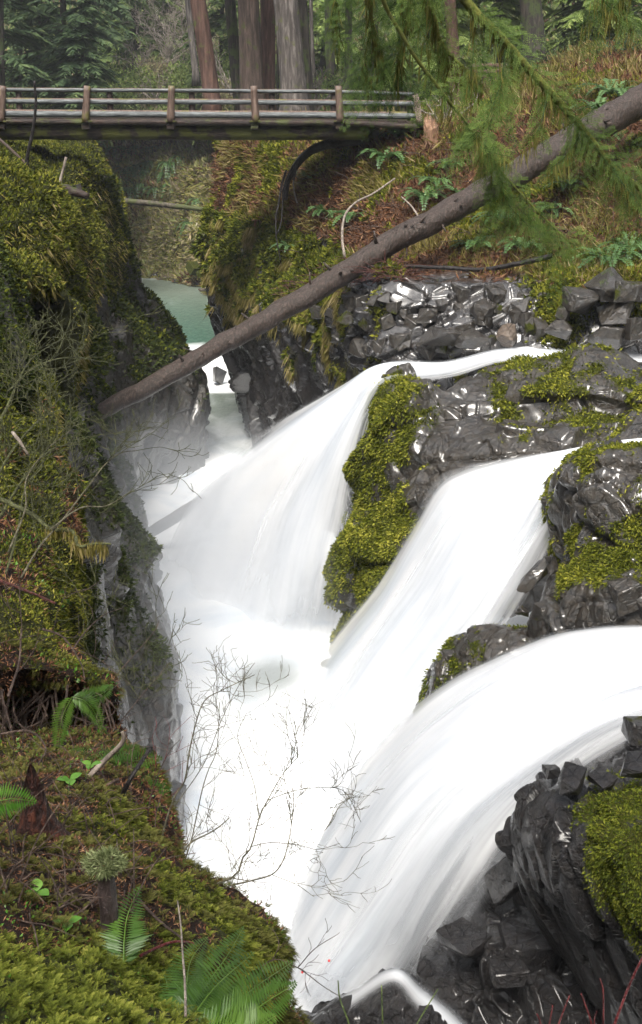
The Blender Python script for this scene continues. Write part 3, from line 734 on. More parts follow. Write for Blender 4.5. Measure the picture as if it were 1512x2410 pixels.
farlines = [
 [(1560, 826, 25.4), (1300, 812, 25.6), (1180, 822, 25.6), (1050, 850, 25.7), (905, 853, 26), (805, 900, 26.4), (660, 985, 27.6), (545, 1070, 29), (440, 1150, 30.4), (335, 1245, 31.7)],
 [(1560, 835, 25.2), (1300, 822, 25.2), (1180, 828, 25.2), (1050, 856, 25.2), (895, 860, 25.3), (795, 930, 25.6), (660, 1030, 26.8), (545, 1130, 28), (455, 1240, 29), (390, 1370, 28.6)],
 [(1560, 850, 24.8), (1300, 835, 24.6), (1180, 833, 24.6), (1050, 862, 24.6), (900, 870, 24.6), (815, 955, 24.8), (710, 1080, 25.5), (630, 1230, 26.2), (580, 1380, 26.4), (545, 1500, 25.4)],
 [(1560, 870, 24.3), (1300, 845, 24.1), (1180, 838, 24.2), (1050, 868, 24.2), (905, 885, 24.1), (845, 960, 24.1), (780, 1070, 24.3), (720, 1210, 24.7), (680, 1370, 25), (660, 1500, 25)],
 [(1560, 885, 23.8), (1300, 855, 23.8), (1180, 845, 23.9), (1060, 876, 23.9), (925, 895, 23.8), (868, 960, 23.7), (825, 1080, 23.8), (790, 1230, 24), (755, 1380, 24.3), (735, 1520, 24.6)],
 [(1560, 895, 23.6), (1300, 862, 23.6), (1180, 852, 23.7), (1070, 884, 23.7), (940, 910, 23.5), (882, 970, 23.4), (855, 1100, 23.4), (835, 1240, 23.5), (810, 1380, 23.8), (790, 1520, 24.2)],
]
stream('far_waterfall', farlines, [.0, 1.0, 1.4, 1.1, .48, .03], 150, 110, seed=3, lab='far white waterfall sheet under the fallen log')
stream('far_waterfall', farlines[2:], [.2, .75, .45, .0], 150, 90, lift=.12, seed=9)
midlines = [
 [(1580, 1020, 18.8), (1440, 1042, 18.8), (1330, 1055, 19), (1200, 1075, 19.2), (1090, 1092, 19.4), (1020, 1125, 19.7), (962, 1235, 20), (895, 1350, 20.3), (815, 1450, 20.6), (730, 1570, 21), (640, 1710, 21.2)],
 [(1580, 1040, 18.5), (1445, 1050, 18.4), (1335, 1070, 18.5), (1210, 1095, 18.6), (1105, 1130, 18.7), (1040, 1180, 18.9), (970, 1290, 19.2), (895, 1420, 19.6), (815, 1530, 20), (740, 1640, 20.4), (670, 1750, 20.6)],
 [(1580, 1060, 18), (1455, 1060, 17.8), (1350, 1095, 17.8), (1240, 1140, 17.7), (1150, 1200, 17.8), (1080, 1290, 18), (1000, 1420, 18.4), (915, 1540, 18.8), (840, 1650, 19.2), (770, 1750, 19.6), (700, 1840, 19.9)],
 [(1580, 1080, 17.4), (1465, 1070, 17.3), (1380, 1105, 17.1), (1295, 1165, 16.9), (1225, 1260, 17), (1140, 1370, 17.2), (1065, 1480, 17.5), (985, 1590, 17.8), (900, 1700, 18.1), (820, 1800, 18.4), (740, 1900, 18.7)],
 [(1580, 1100, 17), (1470, 1085, 16.9), (1390, 1120, 16.6), (1318, 1190, 16.4), (1262, 1285, 16.4), (1195, 1400, 16.5), (1130, 1500, 16.7), (1050, 1600, 16.9), (960, 1720, 17.1), (860, 1860, 17.4), (780, 1990, 17.6)],
 [(1580, 1110, 16.8), (1470, 1095, 16.7), (1400, 1130, 16.4), (1330, 1210, 16.2), (1300, 1290, 16.1), (1250, 1400, 16.1), (1190, 1495, 16.2), (1110, 1590, 16.3), (1000, 1720, 16.6), (900, 1870, 16.9), (810, 2010, 17.1)],
]
stream('middle_waterfall', midlines, [.0, 1.0, 1.5, 1.3, .6, .1], 150, 110, seed=13, lab='middle white waterfall sheet')
stream('middle_waterfall', midlines[1:5], [.0, .8, .8, .2], 150, 90, lift=.1, seed=19)
nearlines = [
 [(1640, 1455, 12.6), (1520, 1457, 12.8), (1400, 1462, 12.9), (1290, 1483, 13.1), (1150, 1545, 13.5), (1040, 1605, 13.8), (940, 1685, 14.3), (840, 1800, 14.8), (750, 1950, 15.2), (665, 2120, 15.5)],
 [(1640, 1480, 12.4), (1520, 1485, 12.4), (1400, 1495, 12.5), (1280, 1525, 12.7), (1150, 1590, 13), (1040, 1660, 13.3), (930, 1760, 13.8), (830, 1880, 14.2), (740, 2020, 14.6), (660, 2170, 14.9)],
 [(1640, 1540, 12), (1520, 1550, 11.9), (1400, 1565, 12), (1260, 1610, 12.2), (1120, 1680, 12.4), (1000, 1770, 12.8), (900, 1880, 13.2), (810, 2010, 13.6), (720, 2150, 14), (650, 2270, 14.2)],
 [(1640, 1590, 11.6), (1520, 1605, 11.5), (1400, 1635, 11.5), (1260, 1700, 11.6), (1120, 1790, 11.8), (1000, 1890, 12.1), (900, 2010, 12.4), (820, 2130, 12.8), (740, 2250, 13.1), (670, 2360, 13.3)],
 [(1640, 1620, 11.3), (1520, 1640, 11.2), (1400, 1685, 11.2), (1260, 1770, 11.3), (1130, 1870, 11.4), (1030, 1980, 11.6), (940, 2100, 11.9), (860, 2220, 12.2), (790, 2320, 12.4), (720, 2420, 12.6)],
 [(1640, 1645, 11.1), (1520, 1668, 11), (1400, 1725, 10.95), (1270, 1820, 11), (1160, 1930, 11.1), (1080, 2050, 11.1), (1000, 2180, 11.1), (930, 2290, 11.3), (860, 2380, 11.6), (790, 2470, 12)],
]
stream('near_waterfall', nearlines, [.05, 1.2, 1.5, 1.3, .7, .03], 150, 120, seed=23, lab='near white waterfall sheet arcing from the right edge')
stream('near_waterfall', nearlines[1:5], [.0, .8, .8, .2], 150, 90, lift=.1, seed=29)
veil = [
 nearlines[3],
 nearlines[4],
 [(1640, 1665, 10.9), (1520, 1690, 10.85), (1400, 1755, 10.75), (1280, 1850, 10.75), (1180, 1960, 10.8), (1100, 2080, 10.7), (1020, 2210, 10.7), (950, 2320, 10.9), (880, 2410, 11.2), (810, 2490, 11.6)],
 [(1640, 1690, 10.7), (1520, 1730, 10.6), (1410, 1800, 10.5), (1300, 1900, 10.45), (1215, 2010, 10.3), (1150, 2130, 10.1), (1080, 2260, 10.1), (1010, 2360, 10.3), (940, 2450, 10.6), (860, 2530, 11)],
]
stream('spray_veil', veil, [.0, .75, .42, .0], 150, 90, seed=41, bumpy=.25)
stream('spray_veil', [[(u-10, v+8, y-.35) for (u, v, y) in l] for l in veil], [.0, .5, .3, .0], 150, 90, seed=47, bumpy=.25)
# thin rivulet over the foot rock
riv = [
 [(700, 2400, 8.75), (830, 2310, 8.6), (930, 2262, 8.45), (1010, 2310, 8.35), (1100, 2385, 8.3), (1200, 2490, 8.2)],
 [(700, 2430, 8.5), (830, 2345, 8.4), (927, 2290, 8.25), (990, 2345, 8.18), (1070, 2415, 8.12), (1150, 2520, 8.05)],
 [(690, 2460, 8.3), (820, 2385, 8.2), (922, 2325, 8.1), (965, 2370, 8.02), (1030, 2445, 8.0), (1100, 2540, 7.95)],
]
stream('rivulet', riv, [.0, .8, .0], 70, 30, seed=33, bumpy=.03, lab='thin white rivulet over the pointed rock')

def pool_mat():
    m, t = nt('gorge river, foam to teal'); co = coords(t)
    f = attr(t, 'foam').outputs['Fac']
    n = noise(t, coords(t, (1, .35, 1)), .9, 5, .6, .8); n2 = noise(t, coords(t, (3, 1, 1)), 1.6, 4, .6)
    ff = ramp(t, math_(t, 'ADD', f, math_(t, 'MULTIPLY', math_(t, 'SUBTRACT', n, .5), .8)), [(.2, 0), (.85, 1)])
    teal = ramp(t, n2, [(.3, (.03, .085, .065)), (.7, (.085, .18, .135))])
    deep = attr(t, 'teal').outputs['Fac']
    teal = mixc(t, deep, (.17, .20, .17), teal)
    w = pbsdf(t, teal, .3, bump(t, n2, .4, .2), .3)
    b = pbsdf(t, ramp(t, noise(t, coords(t), .45, 4, .6, .8), [(.3, (.60, .67, .76)), (.52, (.93, .945, .965))]), .9, bump(t, n, .3, .3), .1)
    mx = t.nodes.new('ShaderNodeMixShader'); L(t, ff, mx.inputs[0]); L(t, w, mx.inputs[1]); L(t, b, mx.inputs[2])
    out(t, mx.outputs[0]); return m
ys = np.concatenate([np.linspace(8, 50, 130), np.linspace(50.3, 110, 140)])
xs = np.linspace(-24, 16, 120)
X, Y = np.meshgrid(xs, ys)
Z = np.interp(Y, [0, 31, 36, 48, 50, 56, 58, 63, 110], [-11.35, -11.4, -11.5, -11.5, -11.5, -11.9, -12, -12, -12])
Z = Z+.12*fbm(np.stack([X.ravel()*.5, Y.ravel()*.3, X.ravel()*0], 1), 4, 200).reshape(X.shape)*np.interp(Y, [0, 30, 38, 44, 200], [4.5, 3.5, 1, .25, .12])
G = np.stack([X, Y, Z], -1)
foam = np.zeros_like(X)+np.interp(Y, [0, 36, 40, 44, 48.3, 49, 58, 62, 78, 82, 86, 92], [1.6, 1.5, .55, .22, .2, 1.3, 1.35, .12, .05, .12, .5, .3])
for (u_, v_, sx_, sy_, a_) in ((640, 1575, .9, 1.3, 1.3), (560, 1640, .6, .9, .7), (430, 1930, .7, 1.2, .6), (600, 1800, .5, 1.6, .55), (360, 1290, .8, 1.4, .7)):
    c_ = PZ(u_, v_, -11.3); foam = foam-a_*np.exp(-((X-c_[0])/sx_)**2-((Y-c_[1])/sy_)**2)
teal = np.interp(Y, [0, 57, 62, 72, 78, 110], [0, 0, 1, .55, .15, 0])
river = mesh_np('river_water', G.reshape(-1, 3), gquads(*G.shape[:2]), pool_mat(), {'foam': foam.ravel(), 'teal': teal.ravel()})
river['kind'] = 'structure'
# ------------------------------------------------------------------ footbridge
M['rail'] = bark_mat('weathered grey blue rail wood', (.085, .095, .10), (.22, .235, .24), .55, (1, 9, 9), sc=2.5, spec=.5, bs=.5)
M['post'] = bark_mat('brown peeled post wood', (.11, .072, .055), (.22, .155, .125), .5, (9, 9, 1), sc=2, spec=.5, bs=.5, moss=.25, mc=(.12, .11, .03))
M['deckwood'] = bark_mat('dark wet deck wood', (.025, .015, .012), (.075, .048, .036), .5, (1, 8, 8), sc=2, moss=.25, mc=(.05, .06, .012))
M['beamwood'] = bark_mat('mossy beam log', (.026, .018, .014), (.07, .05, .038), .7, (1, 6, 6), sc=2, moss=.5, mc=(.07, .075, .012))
YB = 35.0; YF = 37.1
def B(u, v, y=YB): return P(u, v, y)
bridge = empty('footbridge', P(600, 290, YB), 'long wooden footbridge with round log rails, crossing the gorge in front of the forest', 'bridge')
BL = np.array(bridge.location)
def bpart(name, path, rad, mat, sides=10, parent=bridge, rough=.08, seed=0, n=40, squash=None, fade=None):
    p = wig(path, n, .012, seed+300) if n > 2 else np.array(path)
    V, Q, T = tube_geo(p, np.linspace(rad[0], rad[1], len(p)) if hasattr(rad, '__len__') else rad, sides, rough=rough, seed=seed)
    o = mesh_np(name, V-BL, [Q, T], mat, {'rnd': np.full(len(V), .5)}, True, parent); return o
def boxpart(name, a, b, mat, parent=bridge, loc=BL, bev=.01):
    bm = bmesh.new(); bmesh.ops.create_cube(bm, size=1)
    a = np.array(a, float); b = np.array(b, float); c = (a+b)/2; s = np.abs(b-a)
    for v in bm.verts: v.co = Vector([v.co[i]*s[i]+c[i]-loc[i] for i in range(3)])
    if bev: bmesh.ops.bevel(bm, geom=bm.edges[:], offset=bev, segments=1, affect='EDGES')
    me = bpy.data.meshes.new(name); bm.to_mesh(me); bm.free(); me.materials.append(mat)
    o = bpy.data.objects.new(name, me); C.objects.link(o)
    if parent is not None: o.parent = parent
    return o
sz = YB/FPX/ .99
x0, x1 = P(-500, 210, YB)[0], P(1000, 222, YB)[0]
def zz(v, y=YB): return P(600, v, y)[2]
top = [B(-500, 206), B(0, 211), B(600, 214), B(800, 216), B(975, 222)]
midr = [B(-500, 234), B(0, 238.5), B(600, 241), B(800, 242.5), B(982, 245)]
low = [B(-500, 264), B(0, 268), B(600, 271), B(800, 272.5), B(985, 274)]
bpart('top_rail', top, .045, M['rail'], seed=1)
bpart('middle_rail', midr, .062, M['rail'], seed=2)
bpart('bottom_rail', low, .082, M['rail'], seed=3)
def off(pts, dy, dz=0): return [np.array((p[0], p[1]+dy, p[2]+dz)) for p in pts]
DY = YF-YB
bpart('top_rail', off(top, DY), .06, M['post'], seed=4)
bpart('middle_rail', off(midr, DY), .08, M['post'], seed=5)
bpart('bottom_rail', off(low, DY), .095, M['post'], seed=6)
# stringer log along the near edge, deck planks, big beam logs
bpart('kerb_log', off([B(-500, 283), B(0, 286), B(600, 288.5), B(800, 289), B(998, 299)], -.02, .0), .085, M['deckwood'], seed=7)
zD = zz(280)
pl = []
for k in range(90):
    x = x0+(x1-x0)*k/89.0
    pl.append(x)
bmp = bmesh.new()
rr = random.Random(4)
for x in pl:
    z = np.interp(x, [x0, B(0, 0)[0], B(600, 0)[0], B(985, 0)[0]], [B(-500, 277)[2], B(0, 280)[2], B(600, 283)[2], B(985, 288)[2]])
    mtx = Matrix.Translation(Vector((x, (YB+YF)/2+.02, z+rr.uniform(-.008, .008)))-Vector(BL)) @ Matrix.Diagonal((.185, DY+.12, .055, 1))
    bmesh.ops.create_cube(bmp, size=1, matrix=mtx)
bmesh.ops.bevel(bmp, geom=bmp.edges[:], offset=.006, segments=1, affect='EDGES')
me = bpy.data.meshes.new('deck_planks'); bmp.to_mesh(me); bmp.free(); me.materials.append(M['deckwood'])
o = bpy.data.objects.new('deck_planks', me); C.objects.link(o); o.parent = bridge
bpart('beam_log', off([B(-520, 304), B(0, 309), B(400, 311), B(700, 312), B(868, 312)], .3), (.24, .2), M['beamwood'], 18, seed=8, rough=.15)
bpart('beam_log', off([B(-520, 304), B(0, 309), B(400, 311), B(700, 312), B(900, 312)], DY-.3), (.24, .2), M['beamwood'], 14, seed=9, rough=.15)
uo = [-195, 5, 203.5, 403, 600, 799]
for i, u in enumerate(uo):
    lean = (-4 if u < 300 else (-2 if u < 500 else 4))
    bpart('post', [B(u-lean*.6, 203.5-1.5, YB-.10), B(u, 245, YB-.11), B(u+lean*.6, 287, YB-.12)], (.088, .108), M['post'], 12, seed=20+i, n=8, rough=.05)
    boxpart('bracket', B(u-13, 288, YB-.2), (B(u+13, 283.5, YB-.2)[0], YB+.15, B(u+13, 283.5, YB)[2]+.0), M['beamwood'])
    boxpart('cross_beam', (B(u-9, 300)[0], YB-.13, B(u, 304)[2]), (B(u+9, 300)[0], YF+.15, B(u, 290)[2]), M['deckwood'])
for i, u in enumerate([-150, 45, 259, 452, 640, 778+8, 951]):
    p = P(u, 250, YF)
    zt = np.interp(p[0], [x0, x1], [B(-500, 204)[2], B(975, 218)[2]])
    bpart('post', [(p[0], YF+.1, zt), (p[0], YF+.1, zt-.5), (p[0], YF+.1, zt-1.05)], (.09, .1), M['deckwood'], 10, seed=40+i, n=6, rough=.05)
bpart('end_post', [B(978, 223, YB-.1), B(983, 250, YB-.1), B(988, 291, YB-.1)], (.075, .09), bark_mat('pale end post', (.3, .22, .19), (.5, .4, .36), .5, (9, 9, 1)), 12, seed=60, n=8)
bpart('end_brace', [B(965, 240, YB+.1), B(966, 262, YB+.1), B(967, 288, YB+.1)], (.08, .09), M['deckwood'], 10, seed=61, n=6)

# ------------------------------------------------------------------ the big fallen log and its kin
M['log'] = bark_mat('wet brown spruce bark', (.034, .021, .015), (.12, .085, .07), .36, (5, 5, 2.2), sc=5, spec=.7, bs=1.0)
def logobj(name, path, rad, mat, label, cat='log', sides=24, n=90, rough=.06, seed=0, wob=.03, group=None, stubs=0):
    p = wig(path, n, wob, seed); r = np.interp(np.linspace(0, 1, n), np.linspace(0, 1, len(rad)), rad)
    V, Q, T = tube_geo(p, r, sides, rough=rough, seed=seed)
    g = Geo(); g.add(V, Q, T, .5); rs = R(seed+7)
    for k in range(stubs):
        i = rs.randint(n//8, n-4); d = unit(np.array([[rs.normal()*.6, -abs(rs.normal())*.7-.1, rs.normal()*.8+.35]]))[0]; l = .10+.28*rs.rand()
        a = p[i]+d*r[i]*.7; q = np.array([a, a+d*l*.5, a+d*l+np.array((0, 0, rs.normal()*.03))])
        v_, q_, t_s = tube_geo(q, np.array([.045, .028, .018])*(.6+.8*rs.rand()), 6, rough=.2, seed=k); g.add(v_, q_, t_s, .3)
    o = g.build(name, mat, None, True)
    recenter(o, p[0]); return tag(o, label, cat, group)
biglog = logobj('fallen_log', [P(140, 1012, 26.0), P(300, 935, 26.3), P(600, 768, 27.3), P(900, 588, 28.2), P(1150, 447, 28.8), P(1400, 300, 29.4), P(1600, 190, 29.9)],
    [.15, .185, .225, .26, .29, .33, .36], M['log'], 'long wet fallen tree trunk lying diagonally across the chasm above the far waterfall', seed=401, stubs=34, rough=.15, n=240, wob=.11, sides=36)
M['mossylog'] = bark_mat('green mossed pole', (.07, .06, .045), (.16, .14, .1), .7, (4, 4, 2), moss=.35, mc=(.06, .07, .025))
logobj('mossy_pole', [P(262, 470, 46), P(400, 484, 46), P(560, 503, 45.5)], [.11, .1, .07], M['mossylog'], 'thin straight mossy trunk bridging the gorge below the footbridge', seed=402, sides=10, n=20)
M['blackwood'] = bark_mat('wet black branch', (.010, .008, .008), (.035, .028, .028), .4, (4, 4, 2), spec=.35)
# ------------------------------------------------------------------ small ground vegetation (nobody could count it)
M['mossleaf'] = leaf_mat('moss leaves', [(.08, (.022, .03, .004)), (.35, (.075, .092, .009)), (.62, (.18, .195, .02)), (.92, (.40, .38, .06))], .8, .3, .15, 1.5)
M['mossgreen'] = leaf_mat('greener moss', [(.1, (.02, .03, .004)), (.4, (.06, .08, .008)), (.65, (.13, .15, .015)), (.9, (.24, .24, .035))], .8, .3, .15, 1.5)
M['litter'] = leaf_mat('dead leaf and needle litter', [(.1, (.022, .009, .005)), (.4, (.075, .030, .014)), (.65, (.16, .07, .032)), (.92, (.34, .20, .11))], .7, .1, .3, 3)
M['grass'] = leaf_mat('dry trailing grass and moss strands', [(.1, (.06, .055, .012)), (.45, (.16, .14, .03)), (.7, (.27, .22, .08)), (.95, (.42, .33, .2))], .7, .3, .2, 1)
M['darkleaf'] = leaf_mat('dark wall plants', [(.1, (.012, .02, .006)), (.5, (.035, .05, .012)), (.85, (.08, .1, .02))], .7, .3, .2, 1)
M['needle'] = leaf_mat('hemlock needles', [(.1, (.02, .045, .010)), (.4, (.06, .11, .022)), (.65, (.12, .19, .035)), (.9, (.22, .29, .06))], .6, .45, .25, .8)
M['needlefar'] = leaf_mat('far forest foliage', [(.1, (.035, .055, .022)), (.4, (.08, .12, .04)), (.65, (.14, .19, .055)), (.9, (.26, .30, .10))], .7, .35, .2, .25)
M['brush'] = leaf_mat('pale brush', [(.1, (.16, .13, .08)), (.5, (.32, .27, .17)), (.8, (.34, .38, .14)), (.95, (.55, .5, .38))], .8, .3, .1, .3)
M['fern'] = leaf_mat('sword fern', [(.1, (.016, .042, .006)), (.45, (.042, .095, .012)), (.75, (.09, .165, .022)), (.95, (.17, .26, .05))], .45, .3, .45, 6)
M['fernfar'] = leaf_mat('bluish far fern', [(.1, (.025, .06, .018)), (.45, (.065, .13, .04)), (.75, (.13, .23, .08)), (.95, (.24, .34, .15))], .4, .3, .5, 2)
M['finetwig'] = bark_mat('pale fine twig', (.10, .09, .055), (.26, .24, .17), .7, (3, 3, 3), sc=9)
M['darkred'] = bark_mat('wet dark red branch', (.05, .014, .010), (.13, .035, .025), .4, (3, 3, 3), sc=6)
M['twig'] = bark_mat('bare twig bark', (.055, .035, .028), (.17, .12, .09), .6, (3, 3, 3), sc=9)
M['olive'] = bark_mat('olive lichen twig', (.06, .065, .025), (.17, .18, .07), .7, (3, 3, 3), sc=9)
M['redtwig'] = bark_mat('red twig', (.10, .012, .014), (.28, .05, .05), .4, (3, 3, 3), sc=6)
M['palewood'] = bark_mat('pale barkless wood', (.22, .18, .15), (.5, .44, .38), .5, (6, 6, 1), sc=3)

M['sunlitgrass'] = leaf_mat('golden trailing plants', [(.1, (.08, .09, .02)), (.45, (.24, .25, .06)), (.7, (.42, .36, .14)), (.95, (.6, .48, .3))], .8, .3, .1, .3)  # leaf colours raised to stand in for sun on the dim far bank
M['mossmix'] = leaf_mat('bank moss', [(.08, (.016, .022, .004)), (.4, (.055, .066, .009)), (.68, (.14, .145, .02)), (.95, (.34, .31, .06))], .8, .25, .15, .7)
def scat(name, s, n, seed, mat, Lk, Wk, w=None, spread=.8, grav=0., lmin=.02, lmax=.4, sink=0., zdir=0.):
    rng = R(seed)
    p, nr, _ = sample(s, n, rng, w)
    d = p[:, 1]
    # keep only what faces or nearly faces the viewpoint, so detail goes where it can be seen
    v = unit(-p); k = np.sum(nr*v, 1) > -.45
    p, nr, d = p[k], nr[k], d[k]
    Ln = np.clip(Lk*d, lmin, lmax); Wn = Ln*Wk
    nn = unit(nr+np.array([0, 0, 1.])*zdir)
    return scatter_leaves(name, p, nn, Ln, Wn, mat, rng, spread, grav, sink=sink)

def lo(x, a, b): return np.clip((x-a)/(b-a), 0, 1)
nb = near_bank; uN, vN = px_of(nb.V)
inv = ((uN > -120) & (uN < 760) & (vN > 280) & (vN < 2520)).astype(float)
scat('moss', nb, 260000, 1, M['mossmix'], .0031, .42, lo(nb.m, .35, .7)*inv*(nb.V[:, 1] > 3.0), .9, .1, .010, .09)
scat('moss', nb, 70000, 2, M['mossgreen'], .0033, .4, lo(nb.m, .3, .6)*inv, .9, .0, .010, .09)
scat('leaf_litter', nb, 70000, 3, M['litter'], .0045, .2, lo(1-nb.m, .3, .7)*inv, 1.6, .3, .014, .09)
scat('trailing_moss', nb, 14000, 4, M['grass'], .008, .10, inv*(nb.V[:, 1] > 14)*lo(nb.N0[:, 2], .9, .2)*lo(fbm(nb.V*.9, 3, 311), -.1, .4), .35, 1.6, .05, .22)
lw = left_wall; uL, vL = px_of(lw.V)
scat('wall_moss', lw, 80000, 5, M['darkleaf'], .0036, .5, lo(lw.m, .25, .6), .9, .4, .03, .14)
scat('wall_moss', lw, 26000, 6, M['mossgreen'], .0034, .5, lo(lw.m, .4, .8)*(vL < 1000), .9, .4, .03, .14)
rb = right_bank; uR, vR = px_of(rb.V); inr = ((uR > 440) & (uR < 1600) & (vR > 60)).astype(float)
top = (ledge(rb.V) < .5)*1.0
scat('moss', rb, 110000, 7, M['mossleaf'], .0034, .42, lo(rb.m, .4, .7)*inr*(.35+.65*top), .9, .1, .03, .16)
scat('leaf_litter', rb, 60000, 8, M['litter'], .0050, .2, lo(1-rb.m, .2, .6)*inr*top, 1.5, .2, .03, .2)
scat('grass', rb, 22000, 9, M['grass'], .009, .09, inr*top*lo(fbm(rb.V/1.2, 3, 300), -.1, .4), .6, .3, .1, .4, zdir=.4)
farside = lo(rb.V[:, 1], 28.5, 31)*(1-top)
scat('trailing_moss', rb, 60000, 10, M['grass'], .0085, .10, inr*farside*lo(rb.m, .35, .7)*lo(rb.V[:, 2], -9, -6)*lo(fbm(rb.V*np.array([1.6, 1.6, .35]), 3, 305), -.1, .35), .15, 2.2, .1, .4)
scat('moss', rb, 50000, 11, M['mossgreen'], .0040, .45, inr*farside*lo(rb.m, .4, .7), .9, .5, .04, .18)
fw = far_wall; uF, vF = px_of(fw.V); inf_ = ((uF > 180) & (uF < 560)).astype(float)
scat('bank_plants', fw, 32000, 12, M['sunlitgrass'], .0055, .18, inf_, .8, .9, .1, .6)
scat('bank_plants', fw, 26000, 13, M['brush'], .0045, .4, inf_, .9, .3, .1, .6)
scat('leaf_litter', fw, 12000, 14, M['litter'], .0045, .3, inf_*lo(fbm(fw.V/4, 3, 306), 0, .4), .9, .3, .1, .6)
ff = forest_floor; uO, vO = px_of(ff.V); ino = ((uO > -60) & (uO < 1600) & (vO > -80)).astype(float)
scat('undergrowth', ff, 34000, 15, M['brush'], .0055, .16, ino*lo(np.exp(-((uO-400)/160)**2)+.15, 0, 1), .7, -.2, .15, .9, zdir=.5)
scat('undergrowth', ff, 60000, 16, M['needlefar'], .0060, .42, ino, .9, .2, .15, .9, zdir=.2)
scat('leaf_litter', ff, 20000, 17, M['litter'], .0045, .3, ino, .9, .1, .15, .9)
isl = island; uI, vI = px_of(isl.V)
def moss_child(s, n, seed, mat, nz=.0027, w=1.0):
    o = scat('moss', s, n, seed, mat, nz, .45, (lo(s.m, .2, .85)**1.5)*w, .7, 1.0, .012, .12)
    if 'kind' in o: del o['kind']
    o['label'] = 'green and yellow moss on the rock'
    o.parent = s.o; return o
moss_child(island, 75000, 18, M['mossleaf'])
moss_child(boulder2, 45000, 19, M['mossleaf'])
moss_child(boulder3, 60000, 20, M['mossgreen'], .0030)
moss_child(mid2, 4000, 21, M['mossgreen'])

# ------------------------------------------------------------------ finding the ground under a pixel
_pc = {}
def on(s, u, v):
    k = id(s)
    if k not in _pc: _pc[k] = px_of(s.V)
    a, b = _pc[k]
    d = (a-u)**2+(b-v)**2
    c = np.nonzero(d < d.min()+60)[0]
    i = c[np.argmin(s.V[c, 1])]
    return s.V[i].copy(), s.N0[i].copy()

# ------------------------------------------------------------------ ferns
def frond_geo(g, p0, dirh, Ln, rise, droop, npin, wpin, rng, w0=.16, lean=None, rach=.006, fold=.1):
    """one sword-fern frond as rachis + pinnae"""
    t = np.linspace(0, 1, npin+4)
    up = np.array([0, 0, 1.])
    path = p0+np.outer(t, dirh)*Ln*.85+np.outer(t*rise-t**2*droop, up)*Ln
    V, Q, T = tube_geo(path, np.linspace(rach, rach*.3, len(t)), 4, caps=False)
    g.add(V, Q, None, .55)
    tg = unit(np.gradient(path, axis=0)); sd = unit(np.cross(tg, up+dirh*.01)); nrm = np.cross(sd, tg)
    i = np.arange(2, npin+3)
    env = np.sin(np.clip((t[i]*.93+.07), 0, 1)**.75*math.pi)**.6
    for s in (-1, 1):
        d = unit(sd[i]*s+tg[i]*.35+nrm[i]*fold*(1+rng.normal(size=(len(i), 1))*.8))
        LL = Ln*w0*env*(1+.12*rng.normal(size=len(i)))
        V, F = leaves_geo(path[i], d, tg[i], LL, wpin, 0.05)
        g.add(V, F, None, .3+.5*rng.rand())
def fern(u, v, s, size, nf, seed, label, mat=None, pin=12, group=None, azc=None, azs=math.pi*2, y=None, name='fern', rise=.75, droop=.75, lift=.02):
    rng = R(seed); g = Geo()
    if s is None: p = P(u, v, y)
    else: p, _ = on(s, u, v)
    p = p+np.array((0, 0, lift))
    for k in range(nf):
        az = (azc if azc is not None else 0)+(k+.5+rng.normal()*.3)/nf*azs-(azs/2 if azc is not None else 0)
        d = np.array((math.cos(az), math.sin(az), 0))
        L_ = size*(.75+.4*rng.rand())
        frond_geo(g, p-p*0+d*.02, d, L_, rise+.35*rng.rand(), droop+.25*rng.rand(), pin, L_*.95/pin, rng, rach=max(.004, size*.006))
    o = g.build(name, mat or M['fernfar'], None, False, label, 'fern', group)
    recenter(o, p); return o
fl = [
 (905, 375, .75, 'light green sword fern on the slope just below the end of the footbridge'),
 (930, 318, .6, 'dark green fern hanging at the right abutment, under the bridge kerb log'),
 (1000, 470, .75, 'sword fern on the slope above the middle of the fallen log'),
 (1025, 432, .6, 'fern just left of the tips of the drooping conifer limb, above the log'),
 (820, 520, .7, 'dark fern left of the white curved twig on the right bank'),
 (1085, 460, .6, 'fern touching the upper edge of the fallen log, right of the slope'),
 (1120, 585, .7, 'fern with broad fronds beneath the fallen log, over reddish litter'),
 (1180, 520, .65, 'fern growing right below the log in the deep shade'),
 (1230, 585, .6, 'low fern between the drooping foliage and the rock ledge'),
 (1430, 620, .8, 'pale green fern above the moss cushion at the right edge'),
 (1480, 590, .75, 'fern at the right edge on the brown slope'),
 (1375, 340, .8, 'fern leaning over the upper side of the fallen log near its thick end'),
 (1440, 225, .95, 'large bluish fern above the thick end of the fallen log'),
 (1405, 262, .7, 'smaller bluish fern beside the large one above the log'),
 (1060, 390, .55, 'small fern near the broken stump at the bridge end'),
 (760, 505, .6, 'fern on the brow of the right bank above the dark root'),
 (680, 585, .5, 'small fern stuck to the mossy gorge side, below the dark hanging root'),
 (985, 300, .5, 'little fern at the foot of the broken orange stump'),
 (1330, 440, .6, 'fern behind the conifer foliage, just above the fallen log'),
 (720, 420, .5, 'fern below the beam log of the bridge on the right bank'),
 (1290, 500, .55, 'small fern on the slope beneath the right part of the fallen log'),
]
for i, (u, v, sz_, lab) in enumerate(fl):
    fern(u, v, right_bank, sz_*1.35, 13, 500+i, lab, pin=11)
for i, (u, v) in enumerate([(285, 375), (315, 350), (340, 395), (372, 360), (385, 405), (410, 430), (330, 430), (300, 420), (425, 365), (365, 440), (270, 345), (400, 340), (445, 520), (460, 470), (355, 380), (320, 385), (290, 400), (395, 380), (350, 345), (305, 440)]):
    fern(u, v, far_wall, 1.5, 9, 560+i, 'far pale fern drooping on the gorge bank under the bridge', pin=8, group='ferns on the far gorge bank', droop=1.1, rise=.5, azc=-math.pi/2, azs=4.5)

